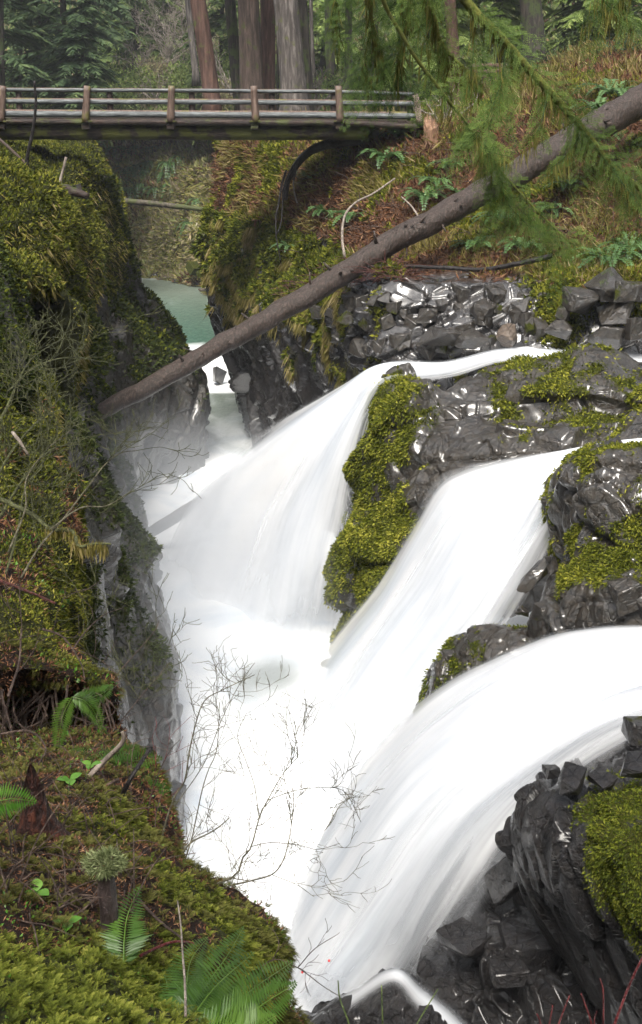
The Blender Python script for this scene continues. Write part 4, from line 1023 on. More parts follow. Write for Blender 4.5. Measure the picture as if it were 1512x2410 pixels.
# three-leaved plants
M['broad'] = leaf_mat('fresh broad leaves', [(.1, (.03, .09, .012)), (.5, (.07, .18, .02)), (.9, (.16, .30, .05))], .35, .35, .5, 10)
def broad_leaf(g, p, d, side, Ln, W, r):
    t = np.linspace(0, 1, 7); w = np.array([0, .62, .95, 1, .85, .5, 0])*W*.5
    up = np.cross(side, d); c = p+np.outer(t, d)*Ln+np.outer(-(t**2)*.25+.12*t, up)*Ln
    a = c+side*w[:, None]+up*.12*w[:, None]; b = c-side*w[:, None]+up*.12*w[:, None]
    V = np.concatenate([a, c, b]); n = 7; Q = []
    for i in range(n-1):
        Q.append((i, i+1, n+i+1, n+i)); Q.append((n+i, n+i+1, 2*n+i+1, 2*n+i))
    g.add(V, np.array(Q), None, r)
def trefoil(u, v, y, size, seed, label, n=3):
    rng = R(seed); p = P(u, v, y); g = Geo()
    root, _ = on(near_bank, u+rng.uniform(-15, 15), v+35)
    V, Q, T = tube_geo(wig([root, (root+p)/2+np.array((0, 0, .01)), p], 8, .004, seed), .0016, 5); g.add(V, Q, T, .2)
    a0 = rng.rand()*6
    for k in range(n):
        a = a0+k*2*math.pi/n
        d = unit(np.array([[math.cos(a), math.sin(a)*.9-.3, .28]]))[0]; sd = unit(np.cross(d, np.array([0, 0, 1.]))[None])[0]
        broad_leaf(g, p, d, sd, size, size*.75, .3+.6*rng.rand())
    o = g.build('three_leaf_plant', M['broad'], None, True, label, 'plant'); recenter(o, root); return o
trefoil(88, 2098, 3.0, .048, 601, 'three-leaved bright plant just below the red rotten stump')
trefoil(160, 2172, 2.8, .04, 602, 'three-leaved bright plant beside the moss-capped dead stub')
trefoil(20, 2335, 2.2, .05, 603, 'broad leaves at the left edge among the feathery moss')
trefoil(125, 2400, 2.05, .05, 604, 'broad leaves at the bottom edge, left of the dark fallen twig')
trefoil(165, 1835, 4.7, .06, 605, 'small leafy sprig right above the red rotten stump')
trefoil(215, 1800, 5.0, .05, 606, 'little leafy sprig between the two dark snapped branches')
trefoil(405, 2150, 3.9, .04, 607, 'tiny leafy sprig on the brow beside the bare shrub')

scat('low_greenery', nb, 5200, 610, M['broad'], .0035, .6, inv*(nb.V[:, 1] < 10)*lo(fbm(nb.V/.5, 3, 668), .0, .4), .8, -.2, .007, .04)
# near ferns: each frond a part
def nearfrond(fr, path, w, npin, seed, mat=None):
    rng = R(seed); g = Geo(); n = npin+4
    path = catmull(np.array([P(*q) for q in path]), n)
    V, Q, T = tube_geo(path, np.linspace(.0028, .001, n), 5, caps=False); g.add(V, Q, None, .85)
    tg = unit(np.gradient(path, axis=0)); view = unit(-path)
    sd = unit(np.cross(tg, view)); t = np.linspace(0, 1, n)
    env = np.interp(t, [0, .08, .3, .75, 1], [.35, .75, 1, .62, .05]); i = np.arange(1, n-1)
    st = np.linalg.norm(path[-1]-path[0])/npin
    for s in (-1, 1):
        d = unit(sd[i]*s+tg[i]*.42+view[i]*rng.normal(size=(len(i), 1))*.14-np.array([0, 0, .12]))
        V, F = leaves_geo(path[i], d, tg[i], w*env[i]*(1+.08*rng.normal(size=len(i))), st*.92, .06)
        g.add(V, F, None, .25+.5*rng.rand())
    o = g.build('frond', mat or M['fern'], fr); recenter_child(o, fr); return o
def recenter_child(o, par):
    o.data.transform(Matrix.Translation(-Vector(par.location)))
f1 = empty('fern', P(450, 2405, 2.6), 'large green sword fern spreading low on the left bank before the white water', 'fern')
for k, pth in enumerate([
  [(445, 2420, 2.55), (480, 2330, 2.75), (535, 2250, 3.0), (575, 2180, 3.3)],
  [(450, 2425, 2.5), (540, 2370, 2.65), (620, 2310, 2.85), (692, 2262, 3.1)],
  [(455, 2430, 2.45), (560, 2400, 2.5), (640, 2350, 2.6), (700, 2312, 2.7)],
  [(440, 2415, 2.55), (400, 2330, 2.7), (385, 2290, 2.9), (370, 2265, 3.1)],
  [(445, 2418, 2.5), (440, 2330, 2.65), (450, 2260, 2.9), (490, 2205, 3.15)],
  [(460, 2440, 2.4), (540, 2440, 2.35), (600, 2420, 2.35), (650, 2390, 2.4)],
  [(440, 2420, 2.5), (470, 2370, 2.55), (520, 2310, 2.7), (600, 2240, 2.95)],
 ]): nearfrond(f1, pth, .085, 34, 620+k)
f2 = empty('fern', P(292, 2268, 2.75), 'single upright dark green fern frond beside the moss-capped dead stub', 'fern')
nearfrond(f2, [(292, 2270, 2.75), (293, 2210, 2.8), (302, 2150, 2.9), (330, 2085, 3.05)], .075, 26, 640)
f3 = empty('fern', P(-60, 1905, 3.2), 'pale green fern frond tip reaching in from the left edge across the red stump', 'fern')
nearfrond(f3, [(-70, 1905, 3.2), (-20, 1890, 3.25), (30, 1880, 3.3), (88, 1888, 3.35)], .07, 26, 641, M['broad'])
f4 = empty('fern', P(225, 1850, 5.6), 'fern fanning out behind the dark snapped branches towards the misty wall', 'fern')
for k, pth in enumerate([[(225, 1850, 5.6), (270, 1815, 5.8), (320, 1790, 6), (385, 1785, 6.2)], [(225, 1850, 5.6), (280, 1850, 5.7), (340, 1855, 5.8), (405, 1858, 5.9)],
   [(225, 1850, 5.6), (255, 1800, 5.8), (290, 1775, 6), (330, 1755, 6.2)], [(225, 1850, 5.6), (200, 1810, 5.7), (190, 1780, 5.9), (165, 1765, 6.1)]]):
    nearfrond(f4, pth, .12, 30, 642+k)
f5 = empty('fern', P(180, 1640, 6.5), 'small fern dangling from the mossy brow on the left', 'fern')
for k, pth in enumerate([[(170, 1640, 6.5), (200, 1650, 6.5), (225, 1680, 6.5), (240, 1720, 6.5)], [(170, 1640, 6.5), (150, 1680, 6.5), (140, 1730, 6.5), (135, 1780, 6.5)], [(180, 1640, 6.5), (215, 1640, 6.6), (245, 1630, 6.7), (265, 1610, 6.8)]]):
    nearfrond(f5, pth, .08, 24, 650+k)
# feathery step moss in the near corner: star shaped tufts of tiny fronds
def feather(name, weight, count, seed, smin, smax, mat):
    g = Geo(); rng = R(seed)
    p, nr, _ = sample(nb, count, rng, weight)
    for k in range(len(p)):
        sz_ = (smin+(smax-smin)*rng.rand())*(p[k, 1]/2.6)**.5; nfr = rng.randint(6, 10); tip = rng.rand()
        for a in range(nfr):
            az = a*2*math.pi/nfr+rng.rand()
            d = unit((np.array((math.cos(az), math.sin(az), .0))*.8+nr[k]*(.25+.9*rng.rand()))[None])[0]
            t = np.linspace(.1, 1, 9)[:, None]
            q = p[k]+nr[k]*(.004+.016*rng.rand())+t*d*sz_-t**2*np.array((0, 0, .35))*sz_
            s0 = unit(np.cross(d, nr[k])[None])[0]
            for s in (-1, 1):
                dd = unit(s0*s+d*1.0)[None]*np.ones((9, 1))
                V, F = leaves_geo(q, dd, np.tile(d, (9, 1)), sz_*.34*(1.15-t[:, 0]), sz_*.075, .05)
                g.add(V, F, None, .1+.5*tip); g.r[-1] = np.clip(np.repeat(.45*tip+.5*t[:, 0]+.08*rng.normal(), 4), 0, 1)
    return g.build(name, mat, kind='stuff')
M['stepmoss'] = leaf_mat('feathery step moss', [(.1, (.025, .032, .005)), (.4, (.08, .10, .012)), (.65, (.18, .20, .03)), (.9, (.36, .34, .08))], .7, .35, .15, 9)
feather('feather_moss', inv*(nb.V[:, 1] < 3.6)*lo(vN, 2190, 2260)*(uN < 620), 1900, 660, .016, .036, M['stepmoss'])
M['dullmoss'] = leaf_mat('dull feathery moss', [(.1, (.02, .022, .005)), (.4, (.06, .06, .012)), (.7, (.12, .12, .03)), (.95, (.2, .2, .06))], .7, .3, .15, 9)
feather('feather_moss', inv*(nb.V[:, 1] < 7.5)*(nb.V[:, 1] > 2.7)*lo(fbm(nb.V/.25, 3, 667), -.35, .2), 4600, 661, .016, .034, M['dullmoss'])
feather('feather_moss', inv*(nb.V[:, 1] < 6.5)*(nb.V[:, 1] > 2.7)*lo(nb.m, .5, .9), 1500, 662, .012, .026, M['stepmoss'])
# ------------------------------------------------------------------ branches, twigs, stumps
def stick(name, pts, r0, r1, mat, label, cat='branch', seed=0, n=26, wob=.012, sides=7, group=None, parent=None):
    p = wig([P(*q) for q in pts], n, wob, seed)
    V, Q, T = tube_geo(p, np.linspace(r0, r1, n), sides, rough=.12, seed=seed)
    o = mesh_np(name, V, [Q, T], mat, {'rnd': np.full(len(V), .5)}, True, None)
    if parent is None: recenter(o, p[0]); return tag(o, label, cat, group)
    o.parent = parent; recenter_child(o, parent); return o
def twigs_from(g, path, r0, depth, rng, Ln, dens, spread=.9, up=.25, rmin=.0012, plane=None):
    """recursive side twigs"""
    n = len(path); seg = np.linalg.norm(path[-1]-path[0])
    k = max(2, int(dens*max(seg, .05)))
    for _ in range(k):
        i = rng.randint(max(1, n//6), n); p0 = path[i]
        tg = path[min(i+1, n-1)]-path[max(i-1, 0)]; tg = tg/(np.linalg.norm(tg)+1e-9)
        d = tg+rng.normal(size=3)*spread*np.array((1, .6, 1))+np.array((0, 0, up)); d = d/np.linalg.norm(d)
        l = Ln*(.45+.8*rng.rand()); m = 7
        steps = [p0]; dd = d.copy()
        for j in range(m):
            dd = dd+rng.normal(size=3)*.16+np.array((0, 0, .03)); dd = dd/np.linalg.norm(dd); steps.append(steps[-1]+dd*l/m)
        q = np.array(steps); r = max(rmin, r0*.62)
        V, Q, T = tube_geo(q, np.linspace(r, rmin*.8, len(q)), 4, caps=False); g.add(V, Q, None, rng.rand())
        if depth > 1: twigs_from(g, q, r, depth-1, rng, Ln*.55, dens*1.5, spread, up*.6, rmin)
def shrub(name, label, stems, mat, twigmat, seed, Ln=.35, dens=9, depth=3, rmin=.0012, cat='shrub', base=None, spread=.9, up=.25, group=None):
    rng = R(seed); b = P(*stems[0][0][0]) if base is None else base
    e = empty(name, b, label, cat, group)
    g = Geo()
    for k, (pts, r0, r1) in enumerate(stems):
        if mat is M['finetwig'] and rmin < .0015: r0, r1 = r0*.7, r1*.8
        q = wig([P(*x) for x in pts], 30, .012, seed+k)
        V, Q, T = tube_geo(q, np.linspace(r0, r1, len(q)), 7, rough=.1, seed=seed+k)
        o = mesh_np('stem', V, [Q, T], mat, {'rnd': np.full(len(V), .5)}, True, e); recenter_child(o, e)
        twigs_from(g, q, (r0+r1)*.4, depth, rng, Ln, dens, spread, up, rmin)
    o = g.build('twigs', twigmat, e, True); recenter_child(o, e); return e
yS = 4.6
shrub('bare_shrub', 'leafless shrub whose fine forked twigs stand in front of the white pool', [
  ([(372, 2060, 4.6), (425, 2008, 4.6), (450, 1978, 4.6), (500, 1953, 4.7), (540, 1925, 4.8)], .007, .003),
  ([(375, 1993, 4.7), (395, 1918, 4.7), (415, 1868, 4.7), (435, 1838, 4.7), (445, 1783, 4.7), (455, 1733, 4.8), (480, 1653, 4.8), (525, 1623, 4.9), (600, 1588, 5)], .007, .002),
  ([(370, 2095, 4.3), (420, 2068, 4.3), (450, 1983, 4.3), (460, 1943, 4.4), (475, 1863, 4.4), (490, 1813, 4.4), (510, 1763, 4.4), (517, 1653, 4.5)], .005, .0018),
  ([(410, 1900, 4.8), (480, 1800, 4.8), (520, 1700, 4.9), (560, 1620, 5.0), (600, 1560, 5.1)], .003, .0015),
 ], M['finetwig'], M['finetwig'], 701, .21, 11, 3, .001, spread=.7)
shrub('bare_shrub', 'leafless shrub arching right from the stub, its crooked stem the thickest over the water', [
  ([(287, 2115, 3.6), (350, 2093, 3.7), (410, 2085, 3.8), (450, 2088, 3.9), (475, 2110, 4.0), (505, 2083, 4.1), (555, 2058, 4.2), (570, 2018, 4.3), (590, 1993, 4.3), (610, 1923, 4.4), (630, 1883, 4.4), (665, 1823, 4.5), (700, 1783, 4.6)], .010, .002),
  ([(475, 2123, 4.0), (530, 2088, 4.1), (590, 2073, 4.2), (640, 2058, 4.3), (665, 2023, 4.3), (680, 1963, 4.4), (690, 1893, 4.5), (690, 1853, 4.6)], .006, .0018),
  ([(590, 1993, 4.3), (640, 1985, 4.4), (700, 1990, 4.5), (750, 2000, 4.6), (800, 1985, 4.7)], .003, .0014),
  ([(630, 1883, 4.4), (690, 1860, 4.5), (750, 1850, 4.6), (810, 1860, 4.7), (850, 1935, 4.8)], .003, .0014),
  ([(610, 1923, 4.4), (600, 1850, 4.5), (580, 1790, 4.6), (560, 1730, 4.7), (580, 1680, 4.8)], .003, .0014),
  ([(640, 2058, 4.3), (700, 2080, 4.3), (740, 2110, 4.3)], .0025, .0013),
 ], M['finetwig'], M['finetwig'], 702, .24, 12, 3, .0011, spread=.75)
shrub('bare_shrub', 'dark thin twigs leaning over the misty wall left of the white pool', [
  ([(330, 2060, 5.0), (345, 1980, 5.0), (352, 1900, 5.0), (372, 1830, 5.1), (400, 1770, 5.2), (425, 1740, 5.3)], .004, .0014),
  ([(340, 2090, 4.8), (360, 1990, 4.8), (365, 1920, 4.9), (385, 1850, 5.0)], .004, .0014),
 ], M['twig'], M['redtwig'], 703, .25, 9, 2, .0013, spread=.6)
shrub('bare_shrub', 'twiggy pale branches reaching over the dark wall below the fallen log end', [
  ([(50, 1360, 8.4), (95, 1285, 8.6), (150, 1220, 8.8), (215, 1135, 9), (245, 1095, 9.1), (285, 1065, 9.2), (325, 1060, 9.3)], .009, .003),
  ([(120, 1245, 8.7), (190, 1195, 8.8), (250, 1190, 8.9), (310, 1155, 9)], .008, .003),
  ([(20, 1300, 8.6), (60, 1200, 8.8), (62, 1130, 9), (110, 1060, 9.2), (170, 1010, 9.4)], .008, .003),
 ], M['finetwig'], M['olive'], 704, .5, 6, 3, .0022, spread=.7)
shrub('bare_shrub', 'green twiggy thicket on the upper left bank under the big moss mound', [
  ([(-20, 1150, 10), (30, 1060, 10.3), (90, 990, 10.6), (150, 960, 10.8)], .012, .004),
  ([(-30, 1050, 10.5), (20, 950, 11), (70, 850, 11.5), (140, 800, 12)], .012, .004),
  ([(-20, 1250, 9.5), (60, 1120, 9.8), (120, 1060, 10), (190, 1040, 10.2)], .012, .004),
  ([(20, 920, 12), (90, 860, 12.3), (170, 840, 12.6), (235, 850, 13)], .010, .004),
  ([(0, 1400, 8.5), (40, 1260, 9), (60, 1150, 9.2), (100, 1100, 9.4)], .010, .004),
 ], M['olive'], M['olive'], 705, .6, 6, 3, .0028, spread=.85)
shrub('bare_shrub', 'olive twigs hanging out over the grey misty rock rib', [
  ([(180, 1700, 7.5), (250, 1620, 7.8), (300, 1560, 8), (360, 1490, 8.3), (375, 1460, 8.4)], .007, .0025),
  ([(200, 1780, 7.3), (280, 1700, 7.5), (330, 1640, 7.8), (400, 1560, 8)], .006, .0025),
  ([(130, 1600, 7.6), (190, 1500, 8), (240, 1450, 8.2), (290, 1430, 8.4)], .007, .0025),
 ], M['twig'], M['olive'], 706, .45, 6, 3, .002, spread=.75)
shrub('bare_shrub', 'tangle of reddish bare twigs over the moss at the left edge, above the rotten stump', [
  ([(-10, 1730, 5.4), (70, 1720, 5.4), (110, 1760, 5.3), (90, 1800, 5.2)], .006, .003),
  ([(20, 1640, 5.8), (45, 1560, 6), (50, 1480, 6.2)], .008, .004),
  ([(100, 1480, 6.5), (150, 1500, 6.5), (190, 1560, 6.4), (200, 1600, 6.3)], .007, .003),
 ], M['twig'], M['twig'], 707, .35, 8, 2, .002, spread=1.0)
shrub('berry_twigs', 'thin arching twigs with two red berries beyond the tip of the large fern', [
  ([(560, 2330, 3.2), (640, 2262, 3.3), (700, 2278, 3.3), (760, 2320, 3.3), (800, 2345, 3.3)], .0025, .001),
  ([(640, 2262, 3.3), (655, 2220, 3.3), (640, 2180, 3.4)], .0018, .0009),
  ([(700, 2278, 3.3), (740, 2230, 3.3), (800, 2195, 3.3)], .0018, .0009),
 ], M['twig'], M['twig'], 708, .12, 14, 2, .0009, spread=.8)
M['berry'] = flat_mat('red berry', (.6, .03, .03), .3, .5)
bt = [o for o in bpy.data.objects if o.name.startswith('berry_twigs')][0]
for (u, v) in ((775, 2261), (712, 2288)):
    bm = bmesh.new(); bmesh.ops.create_icosphere(bm, subdivisions=3, radius=.0042)
    for v_ in bm.verts: v_.co.z *= 1.12
    me = bpy.data.meshes.new('berry'); bm.to_mesh(me); bm.free(); me.materials.append(M['berry'])
    for q in me.polygons: q.use_smooth = True
    o = bpy.data.objects.new('berry', me); C.objects.link(o); o.parent = bt
    o.location = Vector(P(u, v, 3.3))-bt.location
# dead sticks
stick('broken_branch', [(205, 1965, 4.9), (250, 1925, 4.9), (285, 1883, 4.9), (310, 1833, 4.9), (357, 1758, 5.0)], .016, .009, M['blackwood'], 'dark snapped branch pointing up right over the misty wall, the longer of two', seed=711)
stick('broken_branch', [(170, 1870, 5.2), (240, 1793, 5.3), (278, 1755, 5.3), (290, 1735, 5.3), (288, 1722, 5.3)], .015, .009, M['palewood'], 'shorter snapped branch with pale patches and a crooked tip', seed=712)
stick('broken_branch', [(137, 1905, 5.0), (210, 1868, 5.0), (280, 1833, 5.0)], .012, .006, M['twig'], 'brown branch slanting right from the red rotten stump', seed=713)
mb = empty('mossy_branch', P(-20, 1168, 9.0), 'pale lichen-covered branch with hanging moss, kinked down over the left chasm', 'branch')
stick('stem', [(-20, 1168, 9.0), (0, 1175, 9.0), (75, 1210, 8.9), (120, 1245, 8.8), (170, 1250, 8.8), (185, 1285, 8.7), (220, 1280, 8.7), (262, 1280, 8.7)], .022, .009, M['olive'], None, seed=714, n=36, parent=mb)
def hang(g, path, n, Lmin, Lmax, rng, w=.12, jitter=.02):
    i = rng.randint(0, len(path), n); p = path[i]+rng.normal(size=(n, 3))*jitter
    d = unit(np.array([0, 0, -1.])+rng.normal(size=(n, 3))*.16); sd = unit(np.cross(d, rng.normal(size=(n, 3))))
    l = Lmin+(Lmax-Lmin)*rng.rand(n)**2
    V, F = leaves_geo(p, d, sd, l, l*w, .1); g.add(V, F, None, .6); g.r[-1] = np.repeat(rng.rand(n), 4)
g = Geo(); hang(g, wig([P(*q) for q in [(110, 1240, 8.8), (170, 1250, 8.8), (185, 1285, 8.7), (220, 1280, 8.7), (245, 1282, 8.7)]], 60, .005, 3), 700, .03, .13, R(715))
o = g.build('hanging_moss', M['grass'], mb); recenter_child(o, mb)
stick('red_branch', [(-20, 1362, 8.2), (30, 1378, 8.1), (80, 1398, 8.0), (130, 1420, 7.9)], .014, .009, M['darkred'], 'wet dark red branch lying across the yellow moss at the left edge', seed=716)
stick('pale_stub', [(30, 1018, 10.2), (48, 1040, 10.1), (68, 1072, 10.1)], .018, .010, M['palewood'], 'short pale broken stub in the green thicket', seed=717, n=10)
stick('dead_twig', [(168, 1945, 4.5), (100, 1960, 4.4), (20, 1950, 4.3)], .006, .004, M['twig'], 'thin twig lying at the foot of the red rotten stump', 'twig', seed=718)
stick('dead_twig', [(437, 2390, 2.35), (432, 2280, 2.6), (425, 2180, 2.9), (418, 2120, 3.1)], .0035, .002, M['palewood'], 'pale bare upright twig left of the large fern', 'twig', seed=719)
stick('dead_twig', [(330, 2120, 3.3), (380, 2170, 3.2), (430, 2210, 3.1)], .005, .003, M['twig'], 'thin brown twig slanting down behind the large fern', 'twig', seed=720)
stick('dead_twig', [(330, 2250, 2.9), (400, 2220, 3.0), (460, 2220, 3.1)], .005, .003, M['redtwig'], 'reddish twig lying behind the large fern', 'twig', seed=721)
stick('fallen_twig', [(190, 2370, 2.1), (260, 2375, 2.15), (330, 2400, 2.15), (370, 2425, 2.15)], .011, .008, M['blackwood'], 'dark wet twig half sunk in the feathery moss at the bottom edge', 'twig', seed=722)
# red shoots and green shoots on the bottom edge, close to the viewpoint
for i, (pts, r) in enumerate([([(1420, 2480, 2.4), (1446, 2408, 2.4), (1476, 2328, 2.4), (1511, 2255, 2.4), (1560, 2180, 2.4)], .004),
   ([(1421, 2470, 2.6), (1421, 2343, 2.6), (1413, 2303, 2.6)], .0028), ([(1400, 2470, 2.5), (1391, 2408, 2.5), (1368, 2338, 2.5)], .003),
   ([(1300, 2460, 2.5), (1321, 2398, 2.5), (1341, 2343, 2.5)], .003), ([(1285, 2460, 2.5), (1293, 2403, 2.5), (1301, 2366, 2.5)], .0028),
   ([(1275, 2460, 2.5), (1271, 2410, 2.5), (1264, 2386, 2.5)], .0028), ([(1400, 2450, 2.6), (1398, 2400, 2.6), (1405, 2380, 2.6)], .002)]):
    stick('red_shoot', pts, r, r*.6, M['redtwig'], ['thickest red shoot slanting out of the bottom right corner', 'red shoot standing upright left of the thickest one', 'red shoot leaning left, second from the thickest', 'red shoot leaning right in the middle of the bottom row', 'short red shoot near the left of the row', 'leftmost tiny red shoot at the bottom edge', 'tiny red shoot between two taller ones'][i], 'shoot', seed=730+i, n=14, wob=.004, group='red shoots at the bottom right edge')
M['greentwig'] = bark_mat('green shoot', (.08, .12, .03), (.2, .26, .08), .5, (3, 3, 3), sc=6)
for i, pts in enumerate([[(835, 2470, 2.6), (821, 2408, 2.6), (800, 2350, 2.6), (796, 2308, 2.6)], [(903, 2470, 2.6), (901, 2408, 2.6), (898, 2318, 2.6)], [(950, 2470, 2.6), (983, 2408, 2.6), (1031, 2328, 2.6)]]):
    stick('green_shoot', pts, .003, .0015, M['greentwig'], ['green shoot bending left before the pointed rock', 'upright green shoot in front of the pointed rock', 'green shoot leaning right over the rivulet'][i], 'shoot', seed=740+i, n=12, wob=.003, group='green shoots at the bottom edge')
# sticks on the right bank and left bank further off
stick('fallen_branch', [(690, 700, 29.6), (760, 660, 28.6), (870, 630, 27.9), (1000, 628, 27.7), (1120, 636, 27.5), (1200, 624, 27.2), (1300, 602, 26.9)], .035, .06, M['blackwood'], 'long black wet branch lying along the top of the rock ledge', seed=750, n=40, wob=.05)
stick('bent_twig', [(812, 605, 28.2), (806, 560, 28.4), (812, 510, 28.7), (835, 480, 29), (880, 455, 29.5), (930, 420, 30)], .035, .02, M['palewood'], 'pale bent twig curving up from the fallen log on the right bank', 'twig', seed=751, wob=.03)
stick('bent_twig', [(985, 510, 28.6), (968, 485, 29), (945, 463, 29.4)], .025, .015, M['palewood'], 'short pale twig just above the middle of the fallen log', 'twig', seed=752, wob=.02)
stick('dark_root', [(850, 325, 35.6), (790, 335, 35.8), (740, 350, 36), (700, 385, 36.3), (678, 420, 36.5), (672, 470, 36.4)], .16, .07, M['blackwood'], 'thick dark crooked root hanging from under the right bridge end', 'root', seed=753, wob=.12)
for i, pts in enumerate([[(675, 400, 36.2), (658, 470, 36), (650, 540, 35.8), (662, 620, 35.6)], [(690, 390, 36.2), (668, 450, 36.1), (664, 520, 36), (648, 560, 35.9)], [(700, 380, 36), (690, 430, 36), (700, 480, 35.8)]]):
    stick('hanging_root', pts, .035, .015, M['blackwood'], ['longest thin dark root dangling down the mossy gorge side', 'middle thin dark root beside the longest one', 'shortest dark root close under the bridge end'][i], 'root', seed=754+i, wob=.06)
stick('dead_snag', [(62, 405, 30), (68, 350, 30), (80, 280, 30), (86, 235, 30), (82, 190, 30)], .05, .025, M['blackwood'], 'thin dark dead sapling standing before the left end of the bridge', 'dead tree', seed=757, wob=.05)
stick('pale_stick', [(138, 445, 28.5), (146, 410, 28.5), (156, 370, 28.5)], .04, .028, M['palewood'], 'pale upright stick on the left brow below the bridge', 'stick', seed=758)
logobj('rotten_log', [P(112, 437, 27), P(160, 448, 26.8), P(208, 462, 26.6)], [.10, .12, .06], M['deckwood'], 'short dark rotten log lying on the left brow of the chasm', seed=759, sides=12, n=24, rough=.25)
stick('slanting_stick', [(0, 328, 33), (30, 355, 32), (62, 385, 31.5)], .04, .03, M['twig'], 'dark slanting stick at the left edge below the bridge', 'stick', seed=760)
logobj('drowned_log', [P(318, 1285, 30.8), P(360, 1250, 30.6), P(425, 1210, 30.4), P(480, 1175, 30.4)], [.13, .15, .16, .14], M['log'], 'grey half-hidden log slanting into the foot of the far waterfall', seed=761, sides=14, n=30)
# jumble of twigs and brown needles over the ledge at the lower side of the big log
g = Geo(); rng = R(770)
for k in range(230):
    u = rng.uniform(660, 960); v = 700-(u-660)*.22+rng.normal()*16-10
    a, _ = on(right_bank, u, v)
    d = unit(np.array([[rng.normal(), rng.normal()*.5, abs(rng.normal())*.35-.1]]))[0]; l = .25+.6*rng.rand()
    q = wig([a, a+d*l*.5+np.array((0, 0, .06)), a+d*l], 7, .04, k)
    V, Q, T = tube_geo(q, np.linspace(.012, .006, 7), 4, caps=False); g.add(V, Q, None, rng.rand())
g.build('twig_litter', M['darkred'], kind='stuff')
g = Geo()
for k in range(420):
    u = rng.uniform(700, 1560); v = rng.uniform(330, 600)
    a, _ = on(right_bank, u, v)
    d = unit(np.array([[rng.normal(), rng.normal()*.5, abs(rng.normal())*.5-.1]]))[0]; l = .2+.7*rng.rand()**2
    q = wig([a, a+d*l*.5+np.array((0, 0, .05)), a+d*l], 6, .05, k)
    V, Q, T = tube_geo(q, np.linspace(.011, .006, 6), 4, caps=False); g.add(V, Q, None, rng.rand())
g.build('twig_litter', M['twig'], kind='stuff')
g = Geo()
for k in range(260):
    u = rng.uniform(-20, 330); v = rng.uniform(1680, 2180)
    a, _ = on(near_bank, u, v)
    if a[1] > 7: continue
    d = unit(np.array([[rng.normal(), rng.normal()*.5, abs(rng.normal())*.6]]))[0]; l = .05+.25*rng.rand()**2
    q = wig([a, a+d*l*.5+np.array((0, 0, .02)), a+d*l], 6, .015, k)
    V, Q, T = tube_geo(q, np.linspace(.003, .0014, 6), 4, caps=False); g.add(V, Q, None, rng.rand())
g.build('twig_litter', M['twig'], kind='stuff')

# stumps
def stump(name, base, top_, r, mat, label, jag, seed, nring=40, nh=26, taper=.55, lean=(0, 0, 0), rough=.22, cat='stump'):
    b = np.array(base, float); h = top_-b[2]
    th = np.linspace(0, 2*math.pi, nring, endpoint=False)
    V = []
    pk = np.array([jag*(.5+.5*math.cos(a-1.8))**2 for a in th])+.12*h*fbm(np.stack([np.cos(th)*2+seed, np.sin(th)*2, th*0], 1), 3, seed)
    for k in range(nh):
        t = k/(nh-1)
        for j, a in enumerate(th):
            hh = h*(1-jag*0)-(h*jag*(1-pk[j]/max(jag, .01)) if jag else 0)
            z = t*max(hh, h*.15)
            rr_ = r*(1-taper*(z/h)**.8)*(1+.35*math.exp(-z/(h*.12)))
            V.append((b[0]+math.cos(a)*rr_+lean[0]*z/h, b[1]+math.sin(a)*rr_+lean[1]*z/h, b[2]+z-.1*h))
    V = np.array(V); n0 = fbm(np.stack([V[:, 0]*8/r*.12, V[:, 1]*8/r*.12, V[:, 2]*1.2/r*.3], 1), 4, seed)
    c = V[:, :2]-np.array([b[0], b[1]]); V[:, :2] += c*(n0*rough*2)[:, None]
    Q = [(k*nring+j, k*nring+(j+1) % nring, (k+1)*nring+(j+1) % nring, (k+1)*nring+j) for k in range(nh-1) for j in range(nring)]
    # inner wall going down, so the broken top is hollow
    n1 = len(V); inner = V[-nring:].copy(); inner[:, :2] = b[:2]+(inner[:, :2]-b[:2])*.55; inner[:, 2] -= h*.25
    cen = np.array([[b[0]+lean[0]*.6, b[1]+lean[1]*.6, b[2]+h*.45]])
    V = np.concatenate([V, inner, cen])
    Q += [((nh-1)*nring+j, (nh-1)*nring+(j+1) % nring, n1+(j+1) % nring, n1+j) for j in range(nring)]
    T = [(n1+j, n1+(j+1) % nring, n1+nring) for j in range(nring)]
    o = mesh_np(name, V, [np.array(Q), np.array(T)], mat, {'rnd': np.full(len(V), .5)}, True); recenter(o, b); return tag(o, label, cat)
M['redrot'] = bark_mat('rotten red wood', (.045, .010, .006), (.17, .05, .025), .6, (14, 14, 5), sc=3, bs=1.6, spec=.4)
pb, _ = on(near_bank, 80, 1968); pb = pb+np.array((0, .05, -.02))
stump('rotten_stump', pb, P(90, 1785, pb[1])[2], .022*pb[1], M['redrot'], 'dark red rotten tree stump with a ragged pointed top at the left edge', .45, 801, taper=.75, rough=.3)
pb, _ = on(near_bank, 262, 2235); pb = pb+np.array((0, .03, -.02))
st = stump('dead_stub', pb, P(262, 2035, pb[1])[2], .009*pb[1], bark_mat('wet purple grey bark', (.05, .035, .034), (.15, .11, .1), .45, (10, 10, 3), sc=3), 'upright dead stub with a cap of pale moss beside the upright fern frond', 0, 802, taper=.1, rough=.12)
g = Geo(); rng = R(803); pc_ = P(252, 2032, pb[1]-.01)
n = 1500; q = rng.normal(size=(n, 3)); q = unit(q)*(np.array([.036, .03, .026])); q = q*(1+.9*fbm(q*35, 3, 5))[:, None]
V, F = leaves_geo(pc_+q, unit(unit(q)+rng.normal(size=(n, 3))*.7), unit(rng.normal(size=(n, 3))), .013+.012*rng.rand(n), .004, .1); g.add(V, F, None, .5); g.r[-1] = np.repeat(rng.rand(n), 4)
